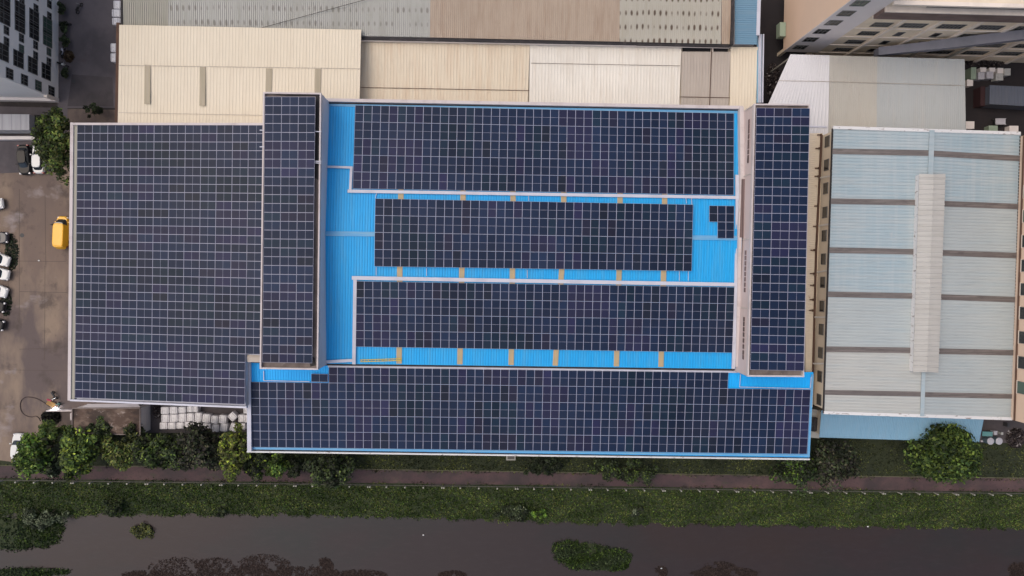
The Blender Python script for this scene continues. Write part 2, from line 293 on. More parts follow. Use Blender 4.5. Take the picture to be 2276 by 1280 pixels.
# ---------------------------------------------------------------- mesh helpers
class MB:
    def __init__(s):
        s.v = []; s.f = []; s.m = []; s.ribf = set()

    def add(s, vs, fs, mi=0):
        o = len(s.v)
        s.v += [tuple(v) for v in vs]
        s.f += [tuple(i + o for i in f) for f in fs]
        s.m += [mi] * len(fs)
        return s

    def prism(s, poly, z0, z1, mi=0, side=None):
        """poly: list of world xy points; z1 may be a list for a sloping top"""
        n = len(poly)
        a = sum(poly[i][0] * poly[(i + 1) % n][1] - poly[(i + 1) % n][0] * poly[i][1] for i in range(n))
        zt = list(z1) if hasattr(z1, '__len__') else [z1] * n
        zb = list(z0) if hasattr(z0, '__len__') else [z0] * n
        if a < 0:
            poly = list(poly)[::-1]; zt = zt[::-1]; zb = zb[::-1]
        vs = [(p[0], p[1], zb[i]) for i, p in enumerate(poly)] + [(p[0], p[1], zt[i]) for i, p in enumerate(poly)]
        s.add(vs, [tuple(range(n, 2 * n))], mi)
        s.add(vs, [tuple(range(n - 1, -1, -1))] + [(i, (i + 1) % n, n + (i + 1) % n, n + i) for i in range(n)], mi if side is None else side)
        return s

    def box(s, c, d, rz=0, mi=0):
        x, y, z = d[0] / 2, d[1] / 2, d[2] / 2
        cs, sn = math.cos(rz), math.sin(rz)
        vs = [(c[0] + i * x * cs - j * y * sn, c[1] + i * x * sn + j * y * cs, c[2] + k * z) for k in (-1, 1) for i, j in ((-1, -1), (1, -1), (1, 1), (-1, 1))]
        return s.add(vs, [(3, 2, 1, 0), (4, 5, 6, 7), (0, 1, 5, 4), (1, 2, 6, 5), (2, 3, 7, 6), (3, 0, 4, 7)], mi)

    def bar(s, a, b, w, h, mi=0):
        """square bar between two points, w wide, h high, its top at the points"""
        a = Vector(a); b = Vector(b)
        d = b - a
        side = Vector((-d.y, d.x, 0))
        if side.length < 1e-6:
            side = Vector((1, 0, 0))
        side = side.normalized() * w / 2
        up = Vector((0, 0, h))
        if abs(d.z) > 0.9 * d.length:
            up = Vector((0, 1, 0)) * h
        vs = [a - side - up, a + side - up, a + side, a - side, b - side - up, b + side - up, b + side, b - side]
        return s.add(vs, [(0, 1, 2, 3), (7, 6, 5, 4), (0, 4, 5, 1), (1, 5, 6, 2), (2, 6, 7, 3), (3, 7, 4, 0)], mi)

    def tube(s, pts, rs, n=8, mi=0, caps=True):
        pts = [Vector(p) for p in pts]
        if not hasattr(rs, '__len__'):
            rs = [rs] * len(pts)
        o = []
        for i, p in enumerate(pts):
            t = (pts[min(i + 1, len(pts) - 1)] - pts[max(i - 1, 0)]).normalized()
            u = t.cross(Vector((0, 0, 1)))
            if u.length < 0.05:
                u = t.cross(Vector((0, 1, 0)))
            u.normalize(); w = t.cross(u)
            o += [p + (u * math.cos(2 * math.pi * k / n) + w * math.sin(2 * math.pi * k / n)) * rs[i] for k in range(n)]
        fs = []
        for i in range(len(pts) - 1):
            for k in range(n):
                fs.append((i * n + k, i * n + (k + 1) % n, (i + 1) * n + (k + 1) % n, (i + 1) * n + k))
        if caps:
            fs += [tuple(range(n)), tuple(range(len(pts) * n - 1, (len(pts) - 1) * n - 1, -1))]
        return s.add(o, fs, mi)

    def rings(s, rings, mi=0, n=28, p=3.5):
        """stack of superellipse rings: (cx, cy, z, half x, half y)"""
        o = []
        for cx, cy, z, a, b in rings:
            for k in range(n):
                t = 2 * math.pi * k / n
                c, q = math.cos(t), math.sin(t)
                o.append((cx + a * math.copysign(abs(c) ** (2 / p), c), cy + b * math.copysign(abs(q) ** (2 / p), q), z))
        fs = []
        for i in range(len(rings) - 1):
            for k in range(n):
                fs.append((i * n + k, i * n + (k + 1) % n, (i + 1) * n + (k + 1) % n, (i + 1) * n + k))
        fs += [tuple(range(n - 1, -1, -1)), tuple(range((len(rings) - 1) * n, len(rings) * n))]
        return s.add(o, fs, mi)

    def corr(s, A, B, C, D, pitch=0.36, h=0.05, th=0.06, mi=0):
        """ribbed sheet on the quad A B C D; the ribs run from AB to DC"""
        A, B, C, D = map(Vector, (A, B, C, D))
        nr = (B - A).cross(D - A)
        if nr.z < 0:
            nr = -nr
        nr.normalize()
        n = max(2, int((B - A).length / pitch))
        prof = []
        for i in range(n):
            prof += [(i / n, 0), ((i + .62) / n, 0), ((i + .70) / n, h), ((i + .92) / n, h)]
        prof.append((1, 0))
        top = [A.lerp(B, u) + nr * k for u, k in prof]
        bot = [D.lerp(C, u) + nr * k for u, k in prof]
        m = len(prof)
        vs = top + bot
        up = (B - A).cross(D - A).z < 0
        fs = [(i, i + 1, m + i + 1, m + i) if not up else (i, m + i, m + i + 1, i + 1) for i in range(m - 1)]
        f0 = len(s.f)
        s.add(vs, fs, mi)
        s.ribf |= {f0 + i for i in range(m - 1) if i % 4 in (1, 3)}
        q = [A - nr * th, B - nr * th, C - nr * th, D - nr * th]
        s.add([A, B, C, D] + q, [(4, 5, 6, 7), (0, 1, 5, 4), (1, 2, 6, 5), (2, 3, 7, 6), (3, 0, 4, 7)], mi)
        return s

    def make(s, name, mats, parent=None, smooth=False, origin=None, tint=None):
        me = bpy.data.meshes.new(name)
        o = origin
        if o is None:
            if parent is not None:
                o = WORLD[parent.name]
            else:
                a = np.array(s.v)
                o = Vector((a[:, 0].mean(), a[:, 1].mean(), a[:, 2].min()))
        o = Vector(o)
        me.from_pydata([(v[0] - o.x, v[1] - o.y, v[2] - o.z) for v in s.v], [], s.f)
        if not isinstance(mats, (list, tuple)):
            mats = [mats]
        for m in mats:
            me.materials.append(M[m] if isinstance(m, str) else m)
        me.polygons.foreach_set('material_index', s.m)
        if smooth:
            me.polygons.foreach_set('use_smooth', [True] * len(s.f))
        if s.ribf:
            at = me.color_attributes.new('rib', 'FLOAT_COLOR', 'CORNER')
            arr = []
            for i, f in enumerate(s.f):
                k = 1.0 if i in s.ribf else 0.0
                arr += [k, k, k, 1.0] * len(f)
            at.data.foreach_set('color', arr)
        if tint is not None:
            at = me.attributes.new('tint', 'FLOAT_COLOR', 'FACE') if False else me.color_attributes.new('tint', 'FLOAT_COLOR', 'CORNER')
            arr = []
            for f, c in zip(s.f, tint):
                arr += [c[0], c[1], c[2], 1.0] * len(f)
            at.data.foreach_set('color', arr)
        me.update()
        ob = bpy.data.objects.new(name, me)
        COL.objects.link(ob)
        if parent is not None:
            ob.parent = parent
            ob.location = o - WORLD[parent.name]
        else:
            ob.location = o
        WORLD[ob.name] = o
        return ob


WORLD = {}


def thing(name, label, cat, loc, group=None):
    e = bpy.data.objects.new(name, None)
    e.empty_display_size = 0.5
    COL.objects.link(e)
    e.location = loc
    WORLD[e.name] = Vector(loc)
    return tag(e, label, cat, group)


def tag(o, label, cat, group=None):
    o['label'] = label
    o['category'] = cat
    if group:
        o['group'] = group
    return o


def struct(o):
    o['kind'] = 'structure'
    return o


def stuff(o, label=None, cat=None):
    o['kind'] = 'stuff'
    if label:
        o['label'] = label
    if cat:
        o['category'] = cat
    return o


def XY(pts, z):
    return [tuple(P(x, y, z)[:2]) for x, y in pts]


def mass(pts, z1, z0=0.0, inset=0.0):
    """xy footprint of a roof outline measured in the photo at height z1, shrunk a little"""
    q = [P(x, y, z1) for x, y in pts]
    c = sum(q, Vector()) / len(q)
    out = []
    for p in q:
        d = (p - c)
        out.append((p.x - math.copysign(min(inset, abs(d.x)), d.x), p.y - math.copysign(min(inset, abs(d.y)), d.y)))
    return out


def base_of(pts, z):
    q = [P(x, y, z) for x, y in pts]
    c = sum(q, Vector()) / len(q)
    return (c.x, c.y, 0)


# ================================================================ THE SETTING
SHORE = [(-400, 1146), (0, 1146), (300, 1143), (640, 1142), (1000, 1151), (1300, 1161), (1700, 1166), (2276, 1173), (2700, 1176)]
FENCE = [(-400, 1063), (0, 1067), (2276, 1097), (2700, 1102)]
sh = np.array([tuple(P(x, y, -1.1)[:2]) for x, y in SHORE])
fe = np.array([tuple(P(x, y, 0)[:2]) for x, y in FENCE])
ISL = [((1262, 1222), 32, 20), ((1300, 1236), 62, 27), ((1368, 1242), 34, 24), ((1330, 1250), 50, 16), ((20, 1186), 95, 34), ((95, 1180), 42, 34), ((60, 1272), 90, 9)]
isl = [(P(x, y, -1.1), rx * 105 / 1510, ry * 105 / 1510) for (x, y), rx, ry in ISL]


def wob(x, y, s=1.0, k=0.0):
    return (math.sin(x * .9 * s + k) * math.cos(y * 1.1 * s - k) + .6 * math.sin(x * 2.3 * s + y * 1.7 * s + k * 2) + .4 * math.sin(x * 4.7 * s - y * 3.9 * s)) / 2


def gz(x, y):
    """height of the ground"""
    yf = np.interp(x, fe[:, 0], fe[:, 1]) - 0.4
    ys = np.interp(x, sh[:, 0], sh[:, 1])
    if y >= yf:
        return 0.0
    t = (yf - y) / max(0.1, (yf - ys))
    if y < -62:
        return min(1.0, -2.4 + (-62 - y) * 0.25)
    if t <= 1.0:
        z = -1.1 * t ** 1.3
    else:
        z = max(-2.4, -1.1 - 0.35 * (t - 1) * (yf - ys))
    z += 0.16 * wob(x, y) * min(1, t * 2)
    for c, rx, ry in isl:
        d = math.hypot((x - c.x) / rx, (y - c.y) / ry) + 0.12 * wob(x, y, 1.0, 2)
        if d < 1.5:
            z = max(z, -0.75 - max(0, d - 0.55) ** 1.0 * 0.78)
    return z


def axis(lo, hi, a, b, fine, coarse_steps=(8, 30, 120, 500)):
    c = list(np.arange(a, b + fine / 2, fine))
    pre, post = [], []
    p, q = a, c[-1]
    for st in coarse_steps:
        for _ in range(3):
            p -= st; q += st
            pre.append(p); post.append(q)
    return pre[::-1] + c + post


gx = axis(0, 0, -88, 92, 0.9)
gy = axis(0, 0, -56, -26, 0.45)
g = MB()
nx, ny = len(gx), len(gy)
g.v = [(x, y, gz(x, y)) for y in gy for x in gx]
for j in range(ny - 1):
    for i in range(nx - 1):
        g.f.append((j * nx + i, j * nx + i + 1, (j + 1) * nx + i + 1, (j + 1) * nx + i))
        xm, ym = (gx[i] + gx[i + 1]) / 2, (gy[j] + gy[j + 1]) / 2
        zm = gz(xm, ym)
        yf = np.interp(xm, fe[:, 0], fe[:, 1])
        g.m.append(0 if ym > yf + .3 else (1 if zm > -1.16 else 2))
struct(g.make("ground", ['ground', 'banksoil', 'mud'], origin=(0, 0, 0), smooth=True))

w = MB()
w.add([(-900, -130, -1.15), (900, -130, -1.15), (900, -30, -1.15), (-900, -30, -1.15)], [(0, 1, 2, 3)])
struct(w.make("river", 'water', origin=(0, 0, -1.15)))


def sheet(name, pts, z, m, n=None):
    b = MB()
    q = [P(x, y, z) for x, y in pts]
    nn = len(q)
    a = sum(q[i].x * q[(i + 1) % nn].y - q[(i + 1) % nn].x * q[i].y for i in range(nn))
    if a < 0:
        q = q[::-1]
    b.add([(v.x, v.y, z) for v in q], [tuple(range(nn))])
    return struct(b.make(name, m))


def fy(x):
    return 1067 + x * 30 / 2276


sheet("yard_pavement", [(-160, 236), (262, 244), (262, 1034), (-160, 1034)], 0.006, 'yard')
sheet("lane", [(128, -120), (285, -120), (285, 240), (128, 240)], 0.012, 'asphalt')
sheet("worn_patch", [(160, 165), (250, 172), (252, 236), (150, 236)], 0.017, 'worn')
sheet("dark_forecourt", [(-160, 232), (150, 240), (150, 300), (120, 380), (-160, 392)], 0.013, 'asphalt')
jb = MB()
for a, b in (((43, 420), (43, 720)), ((28, 580), (146, 581)), ((43, 648), (150, 650)), ((20, 822), (150, 824)), ((43, 776), (140, 773)), ((18, 600), (18, 720)), ((100, 430), (102, 590)), ((100, 590), (99, 800))):
    jb.bar(P(*a, .014), P(*b, .014), 0.06, 0.003)
struct(jb.make("pavement_joints", 'joint'))
sheet("lawn", [(545, 960), (2420, 960), (2420, 1066), (1200, 1052), (545, 1043)], 0.006, 'lawn')
sheet("verge", [(-160, 1000), (78, 1034), (95, 952), (545, 950), (545, 1042), (-160, 1035)], 0.010, 'lawn')
_pt = [(-160, 1034), (300, 1036), (700, 1041), (1200, 1049), (1700, 1056), (2420, 1064)]
_pb = [(2420, 1095), (1700, 1086), (1200, 1078), (700, 1072), (300, 1067), (-160, 1060)]
sheet("footpath", _pt + _pb, 0.020, 'path')
kb = MB()
for i in range(len(_pt) - 1):
    kb.bar(P(*_pt[i], .10), P(*_pt[i + 1], .10), .14, .12)
struct(kb.make("path_kerb", 'kerb'))
sheet("back_yard", [(1690, -100), (2500, -100), (2500, 320), (1690, 320)], 0.006, 'darkyard')
sheet("bale_ground", [(310, 896), (552, 896), (552, 962), (310, 962)], 0.016, 'worn')
sheet("side_yard", [(2120, 925), (2420, 930), (2420, 986), (2180, 984)], 0.012, 'worn')

# ================================================================ vegetation
GREEN = dict(
    bright=[(0.09, 0.15, 0.022), (0.05, 0.10, 0.02), (0.025, 0.055, 0.015)],
    mid=[(0.075, 0.105, 0.025), (0.045, 0.075, 0.02), (0.025, 0.045, 0.018)],
    olive=[(0.09, 0.10, 0.03), (0.055, 0.062, 0.024), (0.03, 0.035, 0.018)],
    lime=[(0.20, 0.26, 0.04), (0.09, 0.14, 0.025), (0.035, 0.06, 0.02)],
    dark=[(0.032, 0.044, 0.022), (0.02, 0.03, 0.016), (0.013, 0.018, 0.013)],
    duskpurple=[(0.05, 0.05, 0.035), (0.028, 0.028, 0.026), (0.018, 0.016, 0.018)],
    silver=[(0.10, 0.12, 0.09), (0.035, 0.048, 0.03), (0.018, 0.026, 0.018)],
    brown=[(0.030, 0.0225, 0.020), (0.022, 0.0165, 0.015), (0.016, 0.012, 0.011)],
    deep=[(0.065, 0.10, 0.022), (0.03, 0.055, 0.014), (0.014, 0.028, 0.010)],
)


def leafmesh(name, cen, nor, size, tint, parent=None, origin=(0, 0, 0)):
    """many small leaf quads from numpy arrays"""
    n = len(cen)
    nor = nor / np.linalg.norm(nor, axis=1, keepdims=True)
    r = rng.normal(size=(n, 3))
    u = np.cross(nor, r); u /= np.linalg.norm(u, axis=1, keepdims=True)
    v = np.cross(nor, u)
    a = size[:, None] * u
    b = size[:, None] * v * 0.55
    verts = np.stack([cen - a, cen - b + a * .1, cen + a, cen + b + a * .1], 1).reshape(-1, 3) - np.array(origin)
    me = bpy.data.meshes.new(name)
    me.vertices.add(4 * n); me.loops.add(4 * n); me.polygons.add(n)
    me.vertices.foreach_set('co', verts.ravel())
    me.loops.foreach_set('vertex_index', np.arange(4 * n, dtype=np.int32))
    me.polygons.foreach_set('loop_start', np.arange(0, 4 * n, 4, dtype=np.int32))
    me.polygons.foreach_set('loop_total', np.full(n, 4, dtype=np.int32))
    me.update(calc_edges=True)
    me.materials.append(M['leaf'])
    at = me.color_attributes.new('tint', 'FLOAT_COLOR', 'CORNER')
    c = np.concatenate([tint, np.ones((n, 1))], 1)
    at.data.foreach_set('color', np.repeat(c, 4, axis=0).ravel())
    ob = bpy.data.objects.new(name, me)
    COL.objects.link(ob)
    if parent is not None:
        ob.parent = parent
        ob.location = Vector(origin) - WORLD[parent.name]
    else:
        ob.location = origin
    return ob


def pick(palette, n, w=(0.28, 0.40, 0.32), jit=0.22):
    pal = np.array(GREEN[palette])
    k = rng.choice(3, size=n, p=w)
    return pal[k] * (1 + rng.normal(size=(n, 1)) * jit).clip(0.5, 1.7)


def crown_points(c, rx, ry, rz, n, clumps, clump_r, irr=1.0):
    """leaves gathered on clumps that stud an ellipsoid crown with gaps between"""
    cl = []
    ph = rng.uniform(0, 6.28, 3)
    while len(cl) < clumps:
        d = rng.normal(size=3)
        d /= np.linalg.norm(d)
        d[2] = abs(d[2]) * 1.0 - 0.15 if rng.random() < .8 else d[2]
        an = math.atan2(d[1], d[0])
        rr = rng.uniform(0.45, 1.0) * (1 + irr * .20 * math.sin(2 * an + ph[0]) + irr * .16 * math.sin(3 * an + ph[1]) + irr * .10 * math.sin(5 * an + ph[2]))
        cl.append((d[0] * rx * rr, d[1] * ry * rr, d[2] * rz * rr, rng.uniform(.6, 1.25) * clump_r, rng.choice([rng.uniform(.3, .8), rng.uniform(.9, 1.7)])))
    cl = np.array(cl)
    k = rng.integers(0, clumps, n)
    d = rng.normal(size=(n, 3)); d /= np.linalg.norm(d, axis=1, keepdims=True)
    d[:, 2] = np.where(rng.random(n) < .65, np.abs(d[:, 2]), d[:, 2])
    r = cl[k, 3] * rng.uniform(0.55, 1.05, n)
    pts = cl[k, :3] + d * r[:, None] * np.array([1, 1, .75]) + np.array(c)
    nor = d * .8 + rng.normal(size=(n, 3)) * .5 + np.array([0, 0, .45])
    return pts, nor, cl[k, 4]


def tree(px, py, rx, ry, h, pal, label, n=3200, leaf=.26, clumps=46, name="tree", cat="tree", group=None, trunk=True, pal2=None, k2=.25):
    zc = h * .62
    c = P(px, py, zc)
    s = (106 - zc) / 1510
    base = Vector((c.x, c.y, gz(c.x, c.y)))
    t = thing(name, label, cat, base, group)
    RX, RY, RZ = rx * s, ry * s, h * .42
    cr = max(.35, min(RX, RY) * .30)
    pts, nor, br = crown_points((c.x, c.y, base.z + zc), RX - cr * .7, RY - cr * .7, RZ, n, clumps, cr, .3 if (rx > 80 or px in (307, 76, 134)) else 1.0)
    tint = pick(pal, n)
    if pal2:
        m = rng.random(n) < k2
        tint[m] = pick(pal2, int(m.sum()))
    tint = tint * br[:, None] * np.array([1.32, 1.28, 1.05])
    pts[:, 2] = np.maximum(pts[:, 2], base.z + .05)
    leafmesh("crown", pts, nor, rng.uniform(.6, 1.3, n) * leaf, tint, t, base)
    if trunk:
        b = MB()
        top = Vector((c.x + rnd.uniform(-.3, .3), c.y + rnd.uniform(-.3, .3), base.z + h * .6))
        b.tube([base - Vector((0, 0, .2)), base.lerp(top, .5) + Vector((rnd.uniform(-.2, .2), rnd.uniform(-.2, .2), 0)), top], [h * .035, h * .026, h * .012], 8)
        for k in range(6):
            a = k * 1.05 + rnd.uniform(-.3, .3)
            st = base.lerp(top, .45 + .08 * k)
            en = st + Vector((math.cos(a) * RX * .75, math.sin(a) * RY * .75, h * .22))
            b.tube([st, st.lerp(en, .5) + Vector((0, 0, .15)), en], [h * .014, h * .009, .02], 6)
        b.make("trunk", 'bark', t)
    return t


def shrub(px, py, rx, ry, h, pal, label, n=900, leaf=.16, clumps=16, cat="shrub", group=None, pal2=None):
    return tree(px, py, rx, ry, h, pal, label, n, leaf, clumps, name="shrub", cat=cat, group=group, trunk=True, pal2=pal2)


RT = "trees along the riverside path"
tree(134, 314, 54, 82, 8.0, 'mid', "broad green tree beside the parked cars, against the west solar roof", 6500, .26, 80, pal2='olive', k2=.35)
shrub(208, 246, 26, 16, 2.6, 'dark', "dark bush at the end of the lane, north of the solar roof", 1200)
tree(76, 1008, 48, 56, 6.5, 'bright', "bright green tree hiding half of the white car by the river path", 4200, .25, 60, group=RT, pal2='mid', k2=.4)
tree(112, 962, 30, 30, 5.0, 'mid', "small tree crown between the hose loop and the rusty shed", 1800, .24, 28, group=RT)
tree(178, 1000, 52, 56, 7.0, 'mid', "yellowish green tree just below the rusty shed", 4800, .26, 60, group=RT, pal2='lime', k2=.22)
tree(268, 1004, 46, 40, 5.5, 'olive', "low olive green tree between rusty shed and footpath", 3400, .24, 46, group=RT, pal2='mid', k2=.4)
tree(345, 1006, 44, 50, 6.5, 'mid', "dark green tree below the left end of the white bales", 3600, .25, 50, group=RT, pal2='dark', k2=.45)
tree(440, 988, 54, 52, 7.0, 'duskpurple', "dusky dark tree overlapping the middle of the white bales", 4400, .25, 56, group=RT, pal2='dark', k2=.4)
tree(524, 1004, 38, 62, 7.5, 'olive', "tree with yellow green flower heads beside the long wing's corner", 4000, .26, 50, group=RT, pal2='lime', k2=.36)
tree(612, 1036, 40, 32, 5.0, 'mid', "small bright leaved tree under the long wing's south west eave", 2600, .22, 36, group=RT, pal2='bright', k2=.4)
tree(735, 1044, 56, 54, 6.5, 'dark', "dark tree reaching across the path to the fence", 4600, .25, 60, group=RT, pal2='mid', k2=.12)
tree(232, 952, 30, 34, 4.5, 'dark', "dark small tree covering the lower left of the rusty shed", 2400, .23, 34, group=RT, pal2='mid', k2=.3)
tree(300, 962, 30, 28, 4.5, 'dark', "dark small tree covering the rusty shed's lower right corner", 2200, .23, 30, group=RT, pal2='olive', k2=.3)
tree(393, 1000, 36, 44, 6.0, 'dark', "dark tree between the dusky tree and the tree left of it", 3200, .24, 44, group=RT, pal2='mid', k2=.3)
tree(486, 1006, 34, 48, 5.5, 'duskpurple', "dusky low tree filling the gap left of the yellow headed tree", 2800, .23, 40, group=RT, pal2='dark', k2=.5)
tree(572, 1030, 34, 34, 5.0, 'dark', "dark low tree just right of the yellow headed tree", 2600, .23, 36, group=RT, pal2='lime', k2=.12)
tree(118, 1024, 34, 38, 5.0, 'dark', "dark low tree between the two big bright trees at lower left", 2600, .23, 36, group=RT, pal2='silver', k2=.2)
tree(655, 1036, 26, 26, 3.5, 'dark', "small dark tree at the path right of the bright leaved one", 1500, .22, 22, group=RT)
shrub(1210, 1036, 58, 26, 3.0, 'dark', "flat dark bush right of the small pale hatch", 2400, .18, 34)
shrub(1395, 1046, 80, 36, 3.0, 'dark', "wide dark bush spreading over the middle of the path", 3400, .18, 44, pal2='mid')
tree(1762, 1036, 60, 60, 5.5, 'dark', "dark green tree at the long wing's south east corner", 4200, .23, 56, group=RT, pal2='bright', k2=.22)
tree(1856, 1022, 66, 62, 6.5, 'dark', "large dusky tree right of the long wing's south east corner", 5600, .24, 76, group=RT, pal2='duskpurple', k2=.4)
tree(2096, 1006, 88, 76, 9.5, 'deep', "largest round green tree, overlapping the light blue lean-to roof", 11000, .27, 130, group=RT, pal2='mid', k2=.3)
shrub(85, 1160, 52, 30, 1.6, 'silver', "silvery leaved bush at the water's edge on the far left", 2400, .16, 34)
shrub(246, 1128, 25, 24, 1.9, 'dark', "dark round bush on the bank, left of the small midstream bush", 1400, .16, 20, pal2='mid')
shrub(484, 1146, 16, 12, 1.1, 'dark', "tiny dark bush poking out of the bank into the water", 500, .14, 8)
shrub(1138, 1142, 36, 26, 1.8, 'dark', "dark bush at the water's edge below the hatch", 1900, .16, 26, pal2='silver')
shrub(1204, 1146, 20, 16, 1.2, 'bright', "bright green bush at the water's edge", 900, .15, 12)
shrub(1416, 1138, 18, 14, 1.0, 'silver', "small grey green bush on the bank above the big island", 600, .14, 8)
shrub(307, 1190, 33, 22, 1.3, 'olive', "round bush standing alone in the river on the left", 2600, .14, 44, pal2='dark')
shrub(1745, 214, 16, 12, 1.5, 'dark', "dark weeds beside the narrow alley scrap heap", 500, .15, 8)
for k, (x, y, rr) in enumerate(((138, 20, 12), (141, 60, 11), (147, 92, 12), (146, 165, 10))):
    shrub(x, y, rr, rr + 6, 1.4, 'dark', ["topmost dark bush along the apartment wall", "second dark bush from the top along the apartment wall", "third dark bush along the apartment wall, above the motorcycles", "lowest dark bush along the apartment wall"][k], 700, .15, 10)


def grassfield(name, n, sampler, pal, pal2, size, label, k2=.3):
    pts = []
    while len(pts) < n:
        q = sampler()
        if q is not None:
            pts.append(q)
    pts = np.array(pts)
    # several blades per tuft
    rep = 4
    p = np.repeat(pts, rep, 0) + rng.normal(size=(n * rep, 3)) * np.array([.13, .13, .03])
    p[:, 2] += size * .3
    nor = rng.normal(size=(n * rep, 3)) * np.array([1, 1, .3]) + np.array([0, 0, .55])
    t = pick(pal, n * rep, jit=.2)
    big = np.array([0.5 + 0.5 * math.sin(x * .55 + math.sin(y * .9) * 2) * math.cos(y * .8 + x * .13) for x, y, _ in pts])
    m = rng.random(n * rep) < np.repeat(big, rep) * k2 * 2
    t[m] = pick(pal2, int(m.sum()))
    t *= np.repeat(0.75 + 1.15 * big, rep)[:, None] * np.array([1.1, 1.12, .95])
    o = leafmesh(name, p, nor, rng.uniform(.5, 1.3, n * rep) * size, t, None, (0, 0, 0))
    return stuff(o, label, "grass")


def samp_bank():
    x = rnd.uniform(-84, 88)
    y0 = np.interp(x, fe[:, 0], fe[:, 1]) - .25
    y1 = np.interp(x, sh[:, 0], sh[:, 1])
    y = rnd.uniform(y1 - .5, y0)
    z = gz(x, y)
    return (x, y, z) if z > -1.2 else None


def samp_isl():
    c, rx, ry = rnd.choice(isl)
    x = c.x + rnd.uniform(-1.4, 1.4) * rx
    y = c.y + rnd.uniform(-1.4, 1.4) * ry
    z = gz(x, y)
    ys = np.interp(x, sh[:, 0], sh[:, 1])
    return (x, y, z) if z > -1.22 and y < ys else None


def samp_lawn():
    if rnd.random() < .22:
        px = rnd.uniform(-40, 2330)
        e = rnd.random() < .5
        py = (1036 + (px - 300) * .0142 + abs(rnd.gauss(0, 2.2))) if e else (fy(px) - 3 - abs(rnd.gauss(0, 2.6)))
        if math.sin(px * .021) + math.sin(px * .053 + 1) > -.3:
            q = P(px, py, 0)
            return (q.x, q.y, .01)
    px = rnd.uniform(560, 2330)
    py = rnd.uniform(1000 if px > 1800 else 1008, 1043 + (px - 640) * .0135)
    if px > 2185:
        py = rnd.uniform(986, 1060)
    elif px > 1815:
        py = rnd.uniform(978, 1058)
    q = P(px, py, 0)
    return (q.x, q.y, 0)


grassfield("bank_grass", 24000, samp_bank, 'deep', 'olive', .135, "rough green grass covering the sloping river bank")
grassfield("island_grass", 4200, samp_isl, 'deep', 'dark', .17, "dark green plants on the low river islands", .6)
grassfield("lawn_grass", 7000, samp_lawn, 'dark', 'olive', .13, "short grass between the long wing and the footpath", .5)

REFLECTIONS = [(395, 1272, 70, 22), (480, 1270, 60, 20), (585, 1262, 62, 20), (560, 1276, 90, 14), (680, 1277, 80, 12), (722, 1262, 18, 14), (800, 1279, 60, 8), (1005, 1279, 30, 6), (1470, 1272, 12, 8), (1600, 1271, 42, 15), (1625, 1276, 60, 10), (1560, 1279, 30, 6), (2262, 1274, 22, 16), (330, 1281, 60, 8)]  # dark tree reflections, built as patches of flat flecks on the water


def samp_reflection():
    x, y, rx, ry = rnd.choice(REFLECTIONS)
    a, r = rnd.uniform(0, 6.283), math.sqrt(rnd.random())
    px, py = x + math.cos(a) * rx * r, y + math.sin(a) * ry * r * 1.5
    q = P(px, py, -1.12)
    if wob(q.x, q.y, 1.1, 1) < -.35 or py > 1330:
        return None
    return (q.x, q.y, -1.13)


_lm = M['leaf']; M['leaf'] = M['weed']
wp = np.array([q for q in (samp_reflection() for _ in range(26000)) if q is not None])
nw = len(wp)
stuff(leafmesh("river_reflection", wp + rng.normal(size=(nw, 3)) * np.array([.1, .1, .01]), rng.normal(size=(nw, 3)) * .15 + np.array([0, 0, 1]), rng.uniform(.05, .2, nw), pick('brown', nw) * 1.35, None, (0, 0, 0)),
      "dark brown tree reflections along the lower edge of the river", "weed")
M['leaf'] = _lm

# ---------------------------------------------------------------- fence by the path
fb = thing("riverside_fence", "long fence of pale concrete posts and thin rails between footpath and river bank", "fence", P(1138, 1082, 0))
posts = []
x = 3.0
k = 0
while x < 2276:
    posts.append(x)
    if k % 4 == 0:
        posts.append(x + 4.6)
    x += 41.0 - (x / 2276) * .8
    k += 1
pm = None
for x in posts:
    q = P(x, fy(x), 0)
    b = MB()
    b.box((q.x, q.y, .40), (.14, .14, 1.2))
    b.box((q.x, q.y, 1.03), (.21, .21, .06))
    b.make("post", 'post', fb, origin=q)
rb = MB()
for z in (.45, .95):
    rb.bar(P(-60, fy(-60), z), P(2340, fy(2340), z), .06, .08)
rb.make("rail", 'rail', fb)

# ================================================================ BUILDINGS
# ---- roof height of the main hall at a photo position
ZE, ZR = 12.6, 14.0


def yN(px): return 229 + (px - 728) * .0190
def yR(px): return 519 + (px - 722) * .0109
def yS(px): return 808 + (px - 720) * .0128


def hz(px, py):
    n, r, s_ = yN(px), yR(px), yS(px)
    if py <= r:
        return ZE + (ZR - ZE) * (py - n) / (r - n)
    return ZR - (ZR - ZE) * (py - r) / (s_ - r)


def PR(px, py, dz=0.0):
    return P(px, py, hz(px, py) + dz)


def walls(parent, poly, z1, m, name="wall", z0=0.0):
    b = MB()
    b.prism(poly, z0, z1)
    return b.make(name, m, parent)


hall = thing("factory_hall", "large factory hall with bright blue ribbed roof between the two narrow towers", "factory", base_of([(728, 224), (1645, 243), (1640, 820), (720, 808)], 12))
walls(hall, mass([(706, 222), (1662, 242), (1652, 821), (700, 808)], 12.5, inset=.3), 12.35, 'lilacwall')
b = MB()
b.corr(P(700, yN(700), ZE), P(1668, yN(1668), ZE), P(1660, yR(1660), ZR), P(692, yR(692), ZR), .36, .05)
b.make("roof_slope", 'blue', hall)
b = MB()
b.corr(P(692, yR(692), ZR), P(1660, yR(1660), ZR), P(1650, yS(1650), ZE), P(688, yS(688), ZE), .36, .05)
b.make("roof_slope", 'blue', hall)
b = MB()
b.bar(P(712, yR(712), ZR + .13), P(1645, yR(1645), ZR + .13), .62, .08)
b.make("ridge_cap", 'blue_light', hall)
